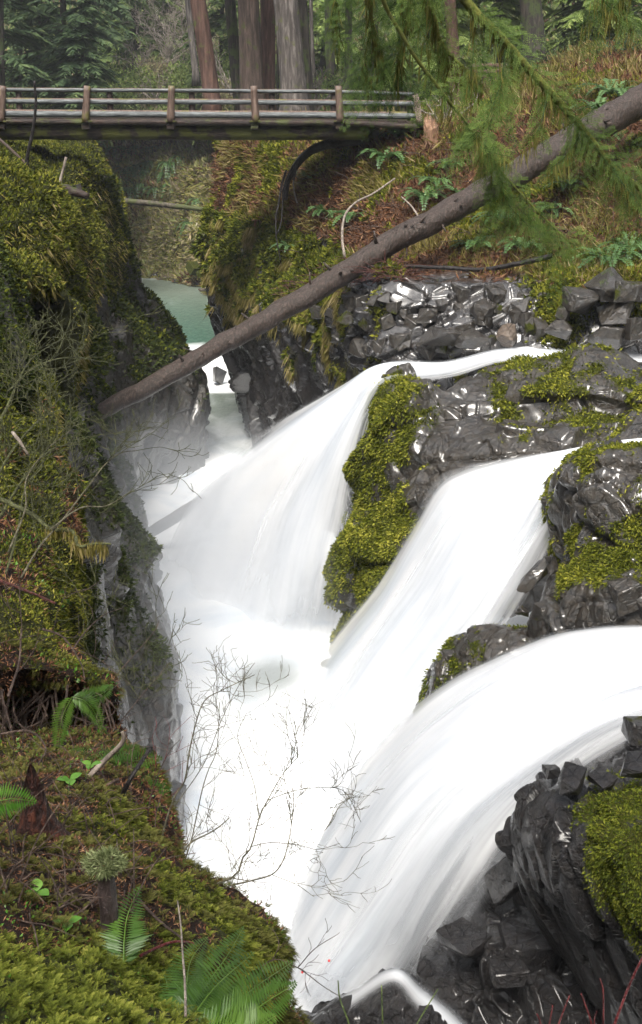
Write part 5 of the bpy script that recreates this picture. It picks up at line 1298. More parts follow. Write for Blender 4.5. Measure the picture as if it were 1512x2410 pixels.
M['greymoss'] = leaf_mat('pale grey green moss', [(.1, (.06, .075, .03)), (.5, (.15, .18, .08)), (.9, (.3, .33, .17))], .8, .3, .1, 20)
o = g.build('moss_cap', M['greymoss'], st); o.data.transform(Matrix.Translation(-st.location))
M['orangewood'] = bark_mat('splintered orange wood', (.22, .12, .07), (.5, .33, .22), .6, (9, 9, 1), sc=2, bs=1.2)
pb = P(1012, 345, 34.6)
stump('broken_stump', pb, P(1012, 262, 34.6)[2], .26, M['orangewood'], 'splintered orange stump standing at the right end of the footbridge', .35, 805, taper=.3, rough=.35)
# trail steps
t_ = empty('trail_steps', P(1128, 280, 46), 'flight of brown wooden trail steps rising into the forest behind the conifer limbs', 'steps')
for k in range(9):
    y = 44+k*1.3; v = 262-k*14; a = P(1128+2*k, v, y); w_ = .62
    boxpart('tread', (a[0]-w_, y-.2, a[2]-.12), (a[0]+w_, y+.35, a[2]), M['palestep'] if 'palestep' in M else M.setdefault('palestep', bark_mat('brown step wood', (.14, .08, .06), (.26, .17, .13), .6, (1, 6, 6), sc=2)), t_, np.array(t_.location), .02)
# roots and creepers over the dark earthy brow on the left, twigs through the litter
g = Geo(); rng = R(780)
for k in range(70):
    u = rng.uniform(-20, 262); v = 1650+rng.uniform(-40, 40)
    a, _ = on(near_bank, u, v); a = a+np.array((0, -.05, 0))
    l = .25+.5*rng.rand()
    q = wig([a, a+np.array((rng.normal()*.1, -.08, -l*.45)), a+np.array((rng.normal()*.2, -.02, -l))], 10, .05, 780+k)
    V, Q, T = tube_geo(q, np.linspace(.008, .002, 10), 4, caps=False); g.add(V, Q, None, rng.rand())
    if k % 3 == 0: twigs_from(g, q, .003, 2, rng, .2, 8, .9, -.1, .0014)
g.build('hanging_roots', M['twig'], kind='stuff')
# ------------------------------------------------------------------ trees
M['bark_red'] = bark_mat('reddish cedar bark', (.075, .04, .03), (.14, .08, .06), .8, (3, 3, .35), sc=2.5, moss=.05, mc=(.07, .08, .02))
M['bark_grey'] = bark_mat('grey fir bark', (.075, .064, .058), (.21, .185, .17), .8, (3, 3, .35), sc=2.5, moss=.05, mc=(.09, .1, .03))
M['bark_dark'] = bark_mat('dark hemlock bark', (.028, .023, .019), (.085, .07, .055), .8, (3, 3, .35), sc=2.5, moss=.35, mc=(.04, .055, .015))
M['bark_brown'] = bark_mat('brown spruce bark', (.06, .042, .034), (.13, .092, .076), .8, (3, 3, .35), sc=2.5, moss=.1, mc=(.06, .07, .02))
def crown_geo(rng, base, h0, h1, Lb, nb_, leaf, asp=.34, droop=.45, dirc=None, lean=None):
    """boughs of drooping sprays between heights h0 and h1"""
    Vs = []; n = nb_
    h = h0+(h1-h0)*rng.rand(n)**1.1; az = rng.rand(n)*2*math.pi
    if dirc is not None: az = dirc+rng.normal(size=n)*.7
    l = Lb*(1-.75*(h-h0)/(h1-h0+.01))*(.6+.6*rng.rand(n))
    g = Geo(); ns = 16
    ax = lean if lean is not None else (lambda z: np.zeros((len(z), 2)))
    c0 = ax(h)
    for s in range(ns):
        t = (s+1)/ns
        d = np.stack([np.cos(az), np.sin(az), np.zeros(n)], 1)
        pos = np.concatenate([base[:2]+c0, (base[2]+h)[:, None]], 1)+d*(l*t)[:, None]
        pos[:, 2] += l*(.12*t-droop*t*t)
        sd = np.stack([-np.sin(az), np.cos(az), np.zeros(n)], 1)
        wv = math.sin(math.pi*min(1, t*.85+.12))**.8
        for side in (-1, -.45, .45, 1):
            k = rng.rand(n) < .9
            dd = unit(d*(.55+.3*rng.rand(n))[:, None]+sd*(side*(1+.3*rng.normal(size=n)))[:, None]+np.array((0, 0, -1.))*(.25+.35*rng.rand(n))[:, None])
            LL = leaf*(.6+.8*rng.rand(n))*wv*(l/Lb+.3)*1.5
            sdv = unit(np.cross(dd, np.array([0, 0, 1.])+rng.normal(size=(n, 3))*.35))
            V, F = leaves_geo(pos[k], dd[k], sdv[k], LL[k], (LL*asp)[k], .12)
            g.add(V, F, None, 0); g.r[-1] = np.repeat(np.clip(.45+.2*rng.normal(size=k.sum())+.15*t, 0, 1), 4)
    # thin woody boughs
    return g, (h, az, l, c0)
def tree(u, v, y, wpx, lean_px, bark, label, seed, H=20, crown=None, cmat=None, name='tree', surf=None, leaf=.4, group=None, nbough=70, dirc=None, cat='tree', flare=1.25):
    """trunk meets the ground at pixel u,v, distance y; lean_px: how far the trunk has moved sideways at the top edge of the photo"""
    rng = R(seed)
    b = P(u, v, y)
    b[2] -= .35
    e = empty(name, b, label, cat, group)
    r = wpx/FPX*y/2
    ptop = P(u+lean_px, -60, y); hv = ptop[2]-b[2]; sx = (ptop[0]-b[0])/max(hv, .1)
    zs = np.linspace(0, H, 26)
    path = np.stack([b[0]+sx*zs+.10*np.sin(zs*.35+seed), b[1]+0*zs+.06*np.sin(zs*.5), b[2]+zs], 1)
    path[0, :2] = b[:2]
    rad = r*(1-.75*zs/H)*(1+flare*.35*np.exp(-zs/.5)); rad = rad/ (1-.75*.12)
    V, Q, T = tube_geo(path, rad, 18, rough=.12, seed=seed)
    o = mesh_np('trunk', V-b, [Q, T], M[bark], {'rnd': np.full(len(V), .5)}, True, e)
    if crown:
        h0, h1, Lb = crown
        g, (h, az, l, c0) = crown_geo(rng, b, h0, h1, Lb, nbough, leaf, lean=lambda z: np.stack([sx*z, 0*z], 1), dirc=dirc)
        V = np.concatenate(g.V)-b
        o = mesh_np('crown', V, [np.concatenate(g.Q)], cmat or M['needlefar'], {'rnd': np.concatenate(g.r)}, False, e)
        gb = Geo()
        for i in range(0, len(h), 2):
            t = np.linspace(0, 1, 6); d = np.array((math.cos(az[i]), math.sin(az[i]), 0))
            q = np.array((b[0]+c0[i, 0], b[1]+c0[i, 1], b[2]+h[i]))+np.outer(t*l[i]*.9, d); q[:, 2] += l[i]*(.12*t-.45*t*t)
            V, Q, T = tube_geo(q, np.linspace(.035, .01, 6), 4, caps=False); gb.add(V-b, Q, None, .5)
        gb.build('boughs', M['bark_dark'], e, True)
    return e
TR = [
 # u, v, y, w, lean, bark, label, H, crown
 (500, 270, 52, 36, -42, 'bark_red', 'reddish leaning trunk behind the middle of the footbridge', 24, (12, 24, 4)),
 (462, 190, 90, 14, -22, 'bark_grey', 'thin pale leaning trunk just left of the reddish leaning one', 22, (9, 22, 3)),
 (572, 270, 58, 26, -32, 'bark_dark', 'dark greenish trunk left of the pair of thick trunks', 24, (9, 24, 4)),
 (604, 285, 54, 50, -22, 'bark_brown', 'thick brown trunk, left one of the tight pair behind the bridge', 26, (14, 26, 5)),
 (632, 285, 56, 34, -8, 'bark_red', 'dark red trunk, right one of the tight pair behind the bridge', 26, (14, 26, 4)),
 (651, 280, 66, 7, -3, 'bark_dark', 'very thin dark trunk between the two thick groups', 18, (10, 18, 2)),
 (692, 290, 50, 56, -26, 'bark_grey', 'thickest pale grey furrowed trunk behind the bridge', 27, (14, 27, 5)),
 (722, 288, 52, 30, -12, 'bark_dark', 'mossy dark trunk touching the right side of the pale grey one', 26, (13, 26, 4)),
 (744, 240, 74, 9, -10, 'bark_grey', 'thin greyish trunk right of the thick grey group', 20, (12, 20, 2)),
 (786, 200, 76, 20, -14, 'bark_dark', 'dark trunk with pale edge right of the thick grey group', 22, (10, 22, 3)),
 (826, 255, 62, 17, -10, 'bark_dark', 'dark mossy trunk rising above the fourth bridge post', 22, (6, 22, 4)),
 (884, 250, 66, 18, -10, 'bark_brown', 'brown trunk half hidden by the drooping conifer foliage', 22, (6, 22, 4)),
 (1072, 300, 43, 28, -20, 'bark_red', 'reddish trunk beside the trail steps', 22, (9, 22, 4)),
 (1258, 150, 56, 46, -14, 'bark_dark', 'thick black trunk on the dim slope, right of the conifer limbs', 24, (9, 24, 5)),
 (1330, 130, 60, 6, 0, 'bark_dark', 'slender dark sapling on the dim slope at the upper right', 14, (4, 14, 3)),
 (12, 290, 72, 12, -10, 'bark_dark', 'dark trunk at the left edge behind the first bridge post', 20, (3, 20, 4)),
 (48, 285, 84, 8, 0, 'bark_dark', 'thin dark trunk in the dense grove at the left, second from the edge', 18, (2.5, 18, 4)),
 (147, 290, 80, 16, -2, 'bark_dark', 'straight dark trunk in the left grove above the second bridge post', 22, (2.8, 22, 5)),
 (212, 200, 100, 24, 4, 'bark_grey', 'pale misty trunk at the right side of the left grove', 24, (4.5, 24, 5)),
 (318, 165, 112, 18, 0, 'bark_dark', 'dark conifer with full boughs above the pale brush hillside', 22, (1.5, 22, 5)),
 (98, 280, 92, 10, 0, 'bark_dark', 'slim conifer filling the middle of the left grove', 20, (1.5, 20, 5)),
 (262, 150, 120, 10, 0, 'bark_dark', 'small conifer left of the dark one over the brush hillside', 18, (1.0, 18, 4.5)),
 (395, 120, 125, 10, 0, 'bark_dark', 'light green conifer above the pale brush, right of the dark one', 18, (1.0, 18, 4.5)),
 (520, 200, 100, 10, 0, 'bark_dark', 'bright green conifer between the reddish and the dark leaning trunks', 18, (1.0, 18, 4)),
 (760, 150, 100, 12, 0, 'bark_dark', 'green conifer behind the thick trunks at the middle', 18, (1.0, 18, 4)),
 (940, 200, 72, 12, 0, 'bark_dark', 'conifer behind the hanging limbs, above the bridge end', 18, (1.0, 18, 4)),
 (1010, 220, 62, 12, 0, 'bark_dark', 'conifer left of the trail steps behind the hanging limbs', 16, (1.2, 16, 3.5)),
 (1180, 130, 64, 12, 0, 'bark_dark', 'conifer right of the trail steps', 16, (1.0, 16, 3.5)),
 (1400, 110, 58, 10, 0, 'bark_dark', 'young conifer on the dim slope above the large bluish fern', 12, (.8, 12, 3)),
 (1490, 90, 62, 12, 0, 'bark_dark', 'young conifer in the top right corner', 14, (.8, 14, 3.5)),
 (190, 280, 74, 8, 0, 'bark_dark', 'low conifer right behind the bridge rail, second span', 9, (.6, 9, 3.2)),
]
bright = {'light green', 'bright green', 'green coni', 'conifer be', 'conifer le', 'conifer ri', 'young coni'}
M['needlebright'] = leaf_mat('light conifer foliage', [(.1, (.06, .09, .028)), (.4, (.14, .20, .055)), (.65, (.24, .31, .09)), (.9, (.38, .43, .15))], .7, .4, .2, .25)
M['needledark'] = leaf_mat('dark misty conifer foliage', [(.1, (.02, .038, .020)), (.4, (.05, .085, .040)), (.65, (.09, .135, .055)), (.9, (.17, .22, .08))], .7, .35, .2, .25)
for i, (u, v, y, w_, le, bk, lab, H, cr) in enumerate(TR):
    small = cr[0] < 3
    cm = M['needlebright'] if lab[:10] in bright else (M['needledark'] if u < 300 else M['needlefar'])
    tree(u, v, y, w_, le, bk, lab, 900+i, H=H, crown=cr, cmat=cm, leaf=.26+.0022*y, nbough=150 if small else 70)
# low green shrubs and bare pale shrubs on the hillside behind the bridge
def bush(u, v, y, r, seed, label, mat, n=1400, leaf=.16, sq=.7, name='bush', group=None):
    rng = R(seed); b = P(u, v, y); g = Geo()
    q = unit(rng.normal(size=(n, 3)))*(rng.rand(n, 1)**.4)*r; q = q*(1+.6*fbm(q/r*1.6+seed, 3, seed))[:, None]; q[:, 2] = q[:, 2]*sq+r*sq*.6
    V, F = leaves_geo(b+q, unit(unit(q)+rng.normal(size=(n, 3))*.8-np.array((0, 0, .3))), unit(rng.normal(size=(n, 3))), leaf*(.6+.8*rng.rand(n)), leaf*.4, .1)
    g.add(V, F, None, .5); g.r[-1] = np.repeat(rng.rand(n), 4)
    for k in range(8):
        d = unit(rng.normal(size=(1, 3))+np.array([[0, 0, 1.5]]))[0]
        Vt, Q, T = tube_geo(wig([b-np.array((0, 0, .3)), b+d*r*.4, b+d*r*.9], 6, .05, k), .02, 4, caps=False); g.add(Vt, Q, None, .1)
    o = g.build(name, mat, None, False, label, 'bush', group); recenter(o, b); return o
BU = [(470, 172, 104, 1.9, 'needlefar', 'dark green bush beside the foot of the pale leaning trunk'), (430, 205, 100, 1.5, 'needlebright', 'light bush on the brown hillside behind the third bridge post'),
 (505, 205, 96, 1.6, 'needlefar', 'bluish bush at the foot of the reddish leaning trunk'), (370, 190, 104, 1.5, 'brush', 'pale yellowish bush in the middle of the hillside'),
 (330, 215, 102, 1.6, 'needlebright', 'yellow-green bush just above the rail, third span'), (265, 225, 96, 1.8, 'needlebright', 'bright green bush at the foot of the pale misty trunk'),
 (560, 180, 98, 2.0, 'needlebright', 'yellow-green bush between the dark leaning trunk and the thick pair'), (530, 240, 92, 1.4, 'brush', 'pale bush seen through the rails under the reddish trunk'),
 (780, 240, 70, 1.4, 'needlebright', 'light bush above the rail right of the thick grey group'), (860, 235, 64, 1.3, 'needlefar', 'bush under the hanging foliage above the last bridge span'),
 (420, 250, 98, 1.4, 'needlebright', 'bush seen between the rails of the third span'), (290, 255, 96, 1.3, 'needlefar', 'bush seen between the rails right of the second post'),
 (1000, 265, 50, .9, 'needlefar', 'bush behind the end post of the bridge'), (1180, 240, 46, 1.2, 'needlefar', 'bush right of the trail steps'), (1300, 190, 52, 1.5, 'needlefar', 'bush on the dim slope under the thick black trunk'),
 (1480, 170, 46, 1.2, 'needledark', 'dark bush at the right edge above the fallen log')]
for i, (u, v, y, r, m_, lab) in enumerate(BU):
    bush(u, v, y, r, 1000+i, lab, M[m_], leaf=.05+.0022*y, n=1100)
def bare(u, v, y, h, seed, label, mat):
    rng = R(seed); b = P(u, v, y); g = Geo()
    for k in range(9):
        d = unit(np.array([[rng.normal()*.7, rng.normal()*.4, 1.1]]))[0]
        q = wig([b, b+d*h*.5+rng.normal(size=3)*.1, b+d*h+np.array((rng.normal()*.3, 0, -.1*h))], 12, .2, seed+k)
        V, Q, T = tube_geo(q, np.linspace(.05, .02, 12), 4, caps=False); g.add(V, Q, None, .5)
        twigs_from(g, q, .03, 2, rng, h*.35, 2.2, .8, .2, .014)
    o = g.build('bare_bush', mat, None, True, label, 'bush'); recenter(o, b); return o
M['paletwig'] = bark_mat('pale far twigs', (.2, .17, .14), (.42, .37, .32), .8, (1, 1, 1), sc=3)
for i, (u, v, y, h, lab) in enumerate([(395, 165, 104, 4.2, 'leafless pale bush whose branches spread left of the reddish trunk'), (430, 150, 108, 5, 'taller leafless bush beside the pale leaning trunk'),
     (345, 185, 104, 3, 'leafless bush below the dark full conifer'), (545, 225, 90, 3, 'leafless bush between the reddish and the dark trunk'), (745, 262, 64, 2, 'leafless bush at the foot of the thick grey group'),
     (1045, 320, 38, 1.3, 'small leafless bush by the broken stump'), (365, 240, 100, 2.4, 'leafless bush seen over the middle rail, third span')]):
    bare(u, v, y, h, 1040+i, lab, M['paletwig'])

# ------------------------------------------------------------------ conifer limbs drooping into the picture from above
def spray(g, path, rng, Lt, step, leaf, gravity=.7, t0=.0, side_amp=1.0, prob=1.0, sub=True):
    """side twigs with needles along a limb"""
    seg = np.linalg.norm(np.diff(path, axis=0), axis=1); cum = np.concatenate([[0], np.cumsum(seg)]); tot = cum[-1]
    n = int(tot*(1-t0)/step)
    for k in range(n):
        if rng.rand() > prob*.62: continue
        s = tot*t0+(k+rng.rand())*step
        c = np.array([np.interp(s, cum, path[:, i]) for i in range(3)])
        i = min(np.searchsorted(cum, s), len(path)-1); tg = path[i]-path[max(i-1, 0)]; tg = tg/(np.linalg.norm(tg)+1e-9)
        sd = unit(np.cross(tg, np.array([0, 1., .2]))[None])[0]
        sgn = rng.choice([-1, 1])
        d = unit((sd*sgn*side_amp*.6+tg*.45+rng.normal(size=3)*.45+np.array((0, 0, -gravity)))[None])[0]
        l = Lt*(.35+.85*rng.rand()); m = 12
        t = np.linspace(0, 1, m)[:, None]
        q = c+d*l*t+np.array((0, 0, -.25))*l*t*t+sd*sgn*.1*l*t*t
        Vt, Q, T = tube_geo(q, np.linspace(.0022, .001, m), 3, caps=False); g.add(Vt, Q, None, .05)
        if sub:
            tg2 = unit(np.gradient(q, axis=0)); s2 = unit(np.cross(tg2, unit(rng.normal(size=3)[None])*.5+np.array((0, -1., .4))))
            for side in (-1, 1):
                for j in range(1, m):
                    dd = unit((s2[j]*side+tg2[j]*.8+rng.normal(size=3)*.2)[None])[0]; ll = l*.28*(1.05-j/m)*(.7+.5*rng.rand())+.012
                    nn = max(3, int(ll/(leaf*.45)))
                    tt = np.linspace(.1, 1, nn)[:, None]; qq = q[j]+dd*ll*tt-np.array((0, 0, .15))*ll*tt*tt
                    s3 = unit(np.cross(dd[None]*np.ones((nn, 1)), np.array((0, -1., .5))+rng.normal(size=(nn, 3))*.3))
                    col = np.clip(.35+.35*tt[:, 0]+.12*rng.normal(), 0, 1)
                    for s_ in (-1, 1):
                        dv_ = unit(s3*s_+dd*.7)
                        V, F = leaves_geo(qq, dv_, dd[None]*np.ones((nn, 1)), leaf*(.8+.4*rng.rand(nn)), leaf*.32, .1)
                        g.add(V, F, None, 0); g.r[-1] = np.repeat(col, 4)
oh = empty('overhanging_conifer', P(1000, -420, 8.6), 'mossy conifer limbs drooping in from the top right with green needle sprays', 'conifer')
M['mosslimb'] = bark_mat('moss wrapped limb', (.06, .065, .02), (.18, .18, .05), .9, (2, 2, 2), sc=8, moss=1.0, mc=(.15, .16, .03))
M['hangmoss'] = leaf_mat('hanging yellow green moss', [(.1, (.05, .05, .012)), (.5, (.13, .125, .03)), (.9, (.26, .24, .07))], .8, .35, .1, 4)
LIMBS = [ # path, radius, twig length, t0, density step, moss amount
 ([(1000, -420, 8.6), (1040, -150, 8.8), (1085, -10, 9), (1180, 90, 9.1), (1270, 190, 9.2), (1360, 290, 9.3), (1440, 390, 9.4), (1545, 475, 9.5)], .042, .018, .55, .32, .032, 1.0, .8),
 ([(980, -420, 8.6), (890, -80, 9.2), (950, 90, 9.5), (1030, 200, 9.7), (1100, 290, 9.9), (1180, 400, 10.1), (1260, 490, 10.2), (1345, 575, 10.3)], .018, .007, .42, .6, .026, .35, .9),
 ([(990, -420, 8.6), (1005, -100, 8.9), (1020, 20, 9.2), (1042, 100, 9.3), (1085, 150, 9.3), (1130, 185, 9.3)], .022, .008, .45, .35, .04, .9, .9),
 ([(990, -420, 8.6), (930, -60, 9.5), (985, 60, 9.8), (1040, 150, 10), (1062, 235, 10.1)], .009, .004, .4, .4, .09, .2, .5),
 ([(970, -420, 8.6), (880, -120, 9.6), (870, 0, 10), (885, 90, 10.2), (900, 150, 10.3)], .016, .006, .5, .35, .032, .9, .9),
 ([(960, -420, 8.6), (820, -120, 10.2), (800, -20, 10.6), (790, 50, 10.8), (800, 120, 11)], .012, .005, .4, .45, .05, .3, .8),
 ([(1010, -420, 8.6), (960, -100, 9.4), (960, 20, 9.8), (940, 120, 10.1), (935, 190, 10.3)], .014, .006, .5, .35, .032, .7, .9),
]
fol = Geo(); hm = Geo(); rng = R(1100)
b0 = np.array(oh.location)
for k, (pth, r0, r1, Lt, t0, stp, mossy, pr) in enumerate(LIMBS):
    q = wig([P(*x) for x in pth], 60, .02, 1100+k)
    V, Q, T = tube_geo(q, np.linspace(r0, r1, 60), 9, rough=.3, seed=k)
    mesh_np('limb', V-b0, [Q, T], M['mosslimb'], {'rnd': np.full(len(V), .5)}, True, oh)
    spray(fol, q, rng, Lt, stp, .018, t0=t0, prob=pr, gravity=.75)
    hang(hm, q[int(60*.3):], int(420*mossy), .03, .24, rng, .07, .015)
# extra sub-limb foliage masses
for pth in ([(1190, 110, 9.1), (1180, 190, 9), (1150, 270, 8.9), (1120, 330, 8.9)], [(1290, 220, 9.2), (1270, 300, 9.1), (1230, 350, 9.1)], [(1370, 310, 9.3), (1330, 370, 9.2), (1290, 400, 9.2)],
            [(1120, 60, 9.1), (1110, 150, 9), (1100, 220, 9)], [(1440, 390, 9.4), (1470, 440, 9.3), (1500, 470, 9.3)], [(1100, 300, 9.9), (1140, 350, 9.9), (1210, 370, 9.9)],
            [(1180, 400, 10.1), (1190, 470, 10), (1250, 540, 10)], [(880, 60, 10.2), (860, 130, 10.2), (870, 200, 10.2)], [(1400, -20, 8.8), (1450, 30, 8.8), (1500, 60, 8.8)], [(1480, -20, 8.8), (1440, 20, 8.8), (1380, 60, 8.8)]):
    q = wig([P(*x) for x in pth], 20, .015, 5)
    V, Q, T = tube_geo(q, np.linspace(.006, .002, 20), 5); fol.add(V, Q, T, .05)
    spray(fol, q, rng, .36, .035, .02, prob=.9, gravity=.7); hang(hm, q, 160, .03, .2, rng, .05, .02)
for G_, nm, mt in ((fol, 'needles', M['needle']), (hm, 'hanging_moss', M['hangmoss'])):
    G_.V = [v-b0 for v in G_.V]; G_.build(nm, mt, oh)
# ------------------------------------------------------------------ single rocks
wr, nr_ = M['wetrock'], M['nearrock']
def rk_at(u, v, y, wpx, seed, label, mat=None, squash=(1, .8, .75), group=None, moss=-.6, tilt=0, cat='rock', n=12, name='rock'):
    return hull_rock(name, P(u, v, y), wpx/FPX*y/2, seed, mat or wr, squash, n, label, cat, group, tilt, moss)
rk_at(505, 882, 50.0, 66, 1, 'small black rock alone in the foam below the fallen log', squash=(1, .7, .55), name='rock')
rk_at(1195, 790, 25.2, 62, 2, 'smooth brown rounded rock at the edge of the far stream', M.setdefault('brownrock', rock_mat('brown smooth rock', (.07, .05, .035), (.16, .12, .09), wet=.3)), n=30, squash=(1, .8, .85))
rk_at(1110, 800, 25.3, 90, 3, 'rounded black boulder left of the brown one', squash=(1, .8, .55), n=24)
rk_at(1040, 795, 25.6, 120, 4, 'broad glistening wet boulder in the ledge wall above the far stream', squash=(1, .7, .45))
rk_at(1140, 730, 26.1, 70, 5, 'upright dark block in the middle of the ledge wall')
rk_at(1425, 668, 25.2, 130, 6, 'flat grey slab tilted on top of the ledge at the right', squash=(1, .8, .35), tilt=-8)
rk_at(1368, 712, 24.9, 100, 7, 'grey slab face with moss seams left of the stacked blocks', moss=.1)
rk_at(1445, 735, 24.8, 120, 8, 'smooth grey block stacked in the middle of the right group', squash=(1, .8, .5), tilt=-20)
rk_at(1425, 800, 24.5, 118, 9, 'big rounded grey block at the waterline of the right group', squash=(1, .8, .65), n=20)
rk_at(1322, 775, 24.8, 64, 10, 'small wedge rock beside the waterline, left of the big rounded block')
rk_at(1330, 738, 25, 56, 11, 'small dark rock under the grey slab face')
rk_at(1500, 770, 24.4, 80, 12, 'block at the right edge above the far stream')
rk_at(1490, 690, 24.7, 90, 13, 'mossy block at the right edge, top of the ledge', moss=.15)
rg = random.Random(5)
for i in range(64):
    u = 730+i*9.3+rg.uniform(-8, 8); v = rg.choice([690, 715, 740, 765, 790, 815])+rg.uniform(-10, 10)
    if u > 1290: continue
    if u < 900: v = max(v, 700+(900-u)*.25)
    p, n_ = on(right_bank, u, v)
    wp = rg.uniform(26, 62)
    hull_rock('ledge_rock', p-n_*.05, wp/FPX*p[1]/2, 50+i, wr, (1, .8, .8), 9, 'angular wet black rock in the jumbled ledge wall behind the far stream', 'rock', 'rocks of the jumbled ledge wall', rg.uniform(-30, 30), rg.choice([-.6, -.6, -.2, .35]))
# group between middle and near stream
SP_ = [(1262, 1352, 15.75, 74, 'tall dark fin of rock with water running down its left side', (.62, .7, 1.7), 24), (1300, 1330, 15.2, 46, 'glistening rock right of the tall dark fin', (.7, .7, 1.3), 10),
 (1330, 1395, 14.4, 54, 'small wet rock below the mossy boulder', (1, .8, 1), 0), (1290, 1440, 14.4, 70, 'dark wedge rock at the edge of the near stream', (1, .8, .8), 0), (1365, 1430, 14.0, 90, 'brown black rock under the overhang of the mossy boulder', (1, .8, .7), 0),
 (1400, 1395, 13.9, 60, 'pale wet rock face under the mossy boulder', (1, .6, .9), 0), (1230, 1440, 15, 40, 'small black rock at the foot of the tall dark fin', (1, .8, .8), 0), (1480, 1400, 13.4, 110, 'black angular rock at the right edge, under the mossy boulder', (1, .8, .8), 0)]
for i, (u, v, y, w_, lab, sq, tl) in enumerate(SP_): rk_at(u, v, y, w_, 400+i, lab, squash=sq, tilt=tl, moss=rg.choice([-.3, .1]), n=12 if i else 26)
rk_at(1080, 1545, 15.0, 90, 220, 'wet rock with mossy cap where the middle stream divides', squash=(1, .7, .6), moss=.3)
# lower right blocks
LR = [(1200, 2060, 9.95, 210, 'big pale faced block leaning against the slate boulder', (.5, .5, 1.1), -35, -.6), (1345, 1835, 8.9, 110, 'smooth grey rock on top of the slate boulder', (1, .7, .5), -10, -.3),
 (1415, 1840, 8.8, 90, 'brownish rock on top of the slate boulder, right of the grey one', (1, .7, .6), 10, -.1), (1300, 1815, 9.4, 60, 'small wet rock on the ridge beside the near stream', (1, .8, .7), 0, -.2),
 (1495, 1800, 8.6, 90, 'pale rock at the right edge on top of the slate boulder', (1, .8, .6), 0, -.1), (1200, 2290, 9.2, 130, 'glossy white-lit rock low in the corner ledge', (1, .7, .45), -8, -.6),
 (1090, 2210, 9.8, 170, 'broad brown-grey rock with a mossy edge at the foot of the near fall', (1, .8, .4), -12, .0), (1512, 1722, 10.2, 120, 'mossy dark rock at the right edge under the near stream', (1, .8, .7), 0, .05)]
for i, (u, v, y, w_, lab, sq, tl, ms) in enumerate(LR): rk_at(u, v, y, w_, 240+i, lab, nr_, sq, None, ms, tl, n=14)
# far river bar
for i, (u, v, w_) in enumerate([(365, 650, 26), (392, 655, 22), (415, 662, 24), (440, 660, 30), (470, 668, 24), (380, 646, 18), (430, 648, 20), (455, 652, 24)]):
    p = PZ(u, v, -11.9); hull_rock('bar_rock', p, w_/FPX*p[1]/2, 280+i, M['brownrock'] if i % 2 else wr, (1, .8, .6), 10, 'pale rock on the shingle at the far bend of the teal river', 'rock', 'rocks of the far shingle bar', 0, -.3)
rk_at(455, 630, 80, 40, 290, 'mossy green boulder on the far bank above the shingle', moss=.9)
rk_at(478, 645, 76, 32, 291, 'second mossy boulder on the far bank, close to the right gorge side', moss=.9)
rk_at(478, 682, 70, 22, 292, 'white-lit flat rock in the teal river beside the right gorge side', M['brownrock'], squash=(1, .8, .4))
# moss cushion over the ledge at the right
g = Geo(); rng = R(295)
w_c = np.exp(-((uR-1370)/70)**2-((vR-640)/28)**2)+.7*np.exp(-((uR-1320)/40)**2-((vR-720)/60)**2)+.6*np.exp(-((uR-1490)/40)**2-((vR-650)/60)**2)
scat('moss', rb, 26000, 296, M['mossleaf'], .0042, .45, w_c, .8, .6, .04, .18)
# ------------------------------------------------------------------ air and spray
def vol_box(name, a, b, dens, col, aniso=.0):
    o = boxpart(name, a, b, None, None, (0, 0, 0), 0)
    o.data.materials.clear()
    m, t = nt(name+' volume'); v = t.nodes.new('ShaderNodeVolumePrincipled')
    v.inputs['Color'].default_value = (*col, 1); v.inputs['Density'].default_value = dens; v.inputs['Anisotropy'].default_value = aniso
    out(t, None, v.outputs[0]); o.data.materials.append(m); o['kind'] = 'stuff'; return o
vol_box('haze', (-75, -45, -25), (75, 190, 60), .0004, (.88, .92, 1.0))
def spray_cloud(name, c, rad, dens, seed):
    bm = bmesh.new(); bmesh.ops.create_icosphere(bm, subdivisions=3, radius=1)
    me = bpy.data.meshes.new(name); bm.to_mesh(me); bm.free()
    o = bpy.data.objects.new(name, me); C.objects.link(o); o.location = tuple(float(x) for x in c); o.scale = rad
    m, t = nt(name); v = t.nodes.new('ShaderNodeVolumePrincipled')
    v.inputs['Color'].default_value = (.9, .94, 1, 1)
    co = coords(t)
    ln = t.nodes.new('ShaderNodeVectorMath'); ln.operation = 'LENGTH'; L(t, co, ln.inputs[0])
    f = ramp(t, ln.outputs['Value'], [(0, 1), (.5, .5), (1, 0)], 'EASE')
    n = noise(t, co, 2.2, 3, .6)
    d = math_(t, 'MULTIPLY', math_(t, 'MULTIPLY', f, ramp(t, n, [(.3, .3), (.7, 1)])), dens)
    L(t, d, v.inputs['Density']); out(t, None, v.outputs[0]); me.materials.append(m); o['kind'] = 'stuff'; return o
spray_cloud('spray_mist', P(400, 1480, 23.5), (4.4, 9.5, 4.8), .34, 1)
# ------------------------------------------------------------------ unseen slopes added beyond the frame to shut out low sky and deepen contrast
M['sky_blocker'] = ground_mat('sky blocking slope', (.02, .018, .010), (.05, .045, .025), (.018, .03, .010), (.05, .07, .02), .3)
th = np.linspace(math.radians(160), math.radians(385), 90)      # ring open towards the forest ahead
rad_ = np.linspace(0, 1, 30)
TH, RR = np.meshgrid(th, rad_)
X = np.cos(TH)*(24+RR*26); Y = 22+np.sin(TH)*(44+RR*20); Z = -8+RR*34
G = np.stack([X, Y, Z], -1)
n_ = fbm(G.reshape(-1, 3)/7, 5, 950).reshape(X.shape)
G[..., 0] += np.cos(TH)*n_*4; G[..., 1] += np.sin(TH)*n_*4; G[..., 2] += n_*2
sky_blocker = mesh_np('sky_blocker_hillside', G.reshape(-1, 3), gquads(*X.shape), M['sky_blocker'], {'moss': np.full(X.size, .5)}); sky_blocker['kind'] = 'structure'
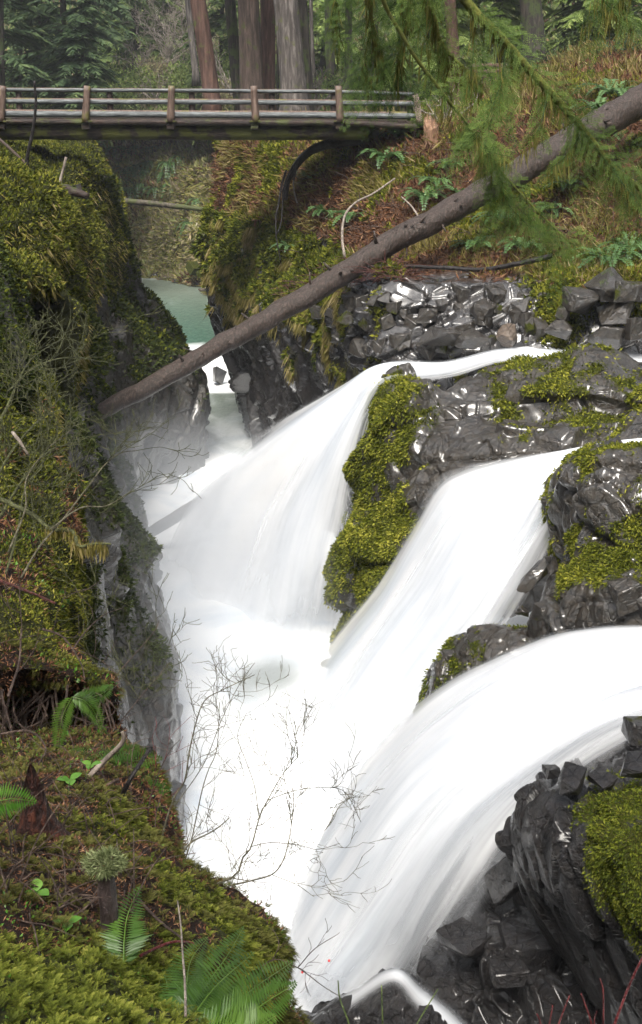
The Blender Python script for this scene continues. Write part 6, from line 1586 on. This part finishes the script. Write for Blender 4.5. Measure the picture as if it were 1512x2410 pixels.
# ------------------------------------------------------------------ camera, light, render settings
cam = bpy.data.cameras.new('camera'); co_ = bpy.data.objects.new('camera', cam); C.objects.link(co_)
cam.sensor_fit = 'VERTICAL'; cam.sensor_height = 36; cam.sensor_width = 24; cam.lens = 36*FPX/2410
cam.clip_end = 1000; cam.clip_start = .05
co_.location = (0, 0, 0); co_.rotation_euler = (math.pi/2-PITCH, 0, 0)
sc = bpy.context.scene; sc.camera = co_
SUN_EL, SUN_AZ = 58, -168     # azimuth measured from +Y (ahead) towards +X; the light comes from the left and ahead
w = bpy.data.worlds.new('World'); sc.world = w; w.use_nodes = True
t = w.node_tree; bg = t.nodes['Background']
sk = t.nodes.new('ShaderNodeTexSky'); sk.sky_type = 'NISHITA'; sk.sun_disc = False
sk.sun_elevation = math.radians(SUN_EL); sk.sun_rotation = math.radians(SUN_AZ); sk.air_density = 1; sk.dust_density = 4; sk.ozone_density = 1
hs = t.nodes.new('ShaderNodeHueSaturation'); hs.inputs['Saturation'].default_value = .35
L(t, sk.outputs[0], hs.inputs['Color']); L(t, hs.outputs[0], bg.inputs['Color']); bg.inputs['Strength'].default_value = .11
sun = bpy.data.lights.new('sun', 'SUN'); sun.energy = 3.2; sun.angle = math.radians(22); sun.color = (1, .95, .86)
so = bpy.data.objects.new('sun', sun); C.objects.link(so)
el, az = math.radians(SUN_EL), math.radians(SUN_AZ)
dv = Vector((math.sin(az)*math.cos(el), math.cos(az)*math.cos(el), math.sin(el)))
so.rotation_euler = dv.to_track_quat('Z', 'Y').to_euler()
sc.view_settings.view_transform = 'Standard'; sc.view_settings.look = 'None'; sc.view_settings.exposure = 1.0; sc.view_settings.gamma = 1
sc.render.engine = 'CYCLES'
cy = sc.cycles
cy.use_denoising = True; cy.use_adaptive_sampling = True; cy.adaptive_threshold = .03
cy.max_bounces = 6; cy.diffuse_bounces = 3; cy.glossy_bounces = 3; cy.transmission_bounces = 3; cy.transparent_max_bounces = 24; cy.volume_bounces = 1
cy.volume_step_rate = 2; cy.volume_max_steps = 48; cy.sample_clamp_indirect = 6
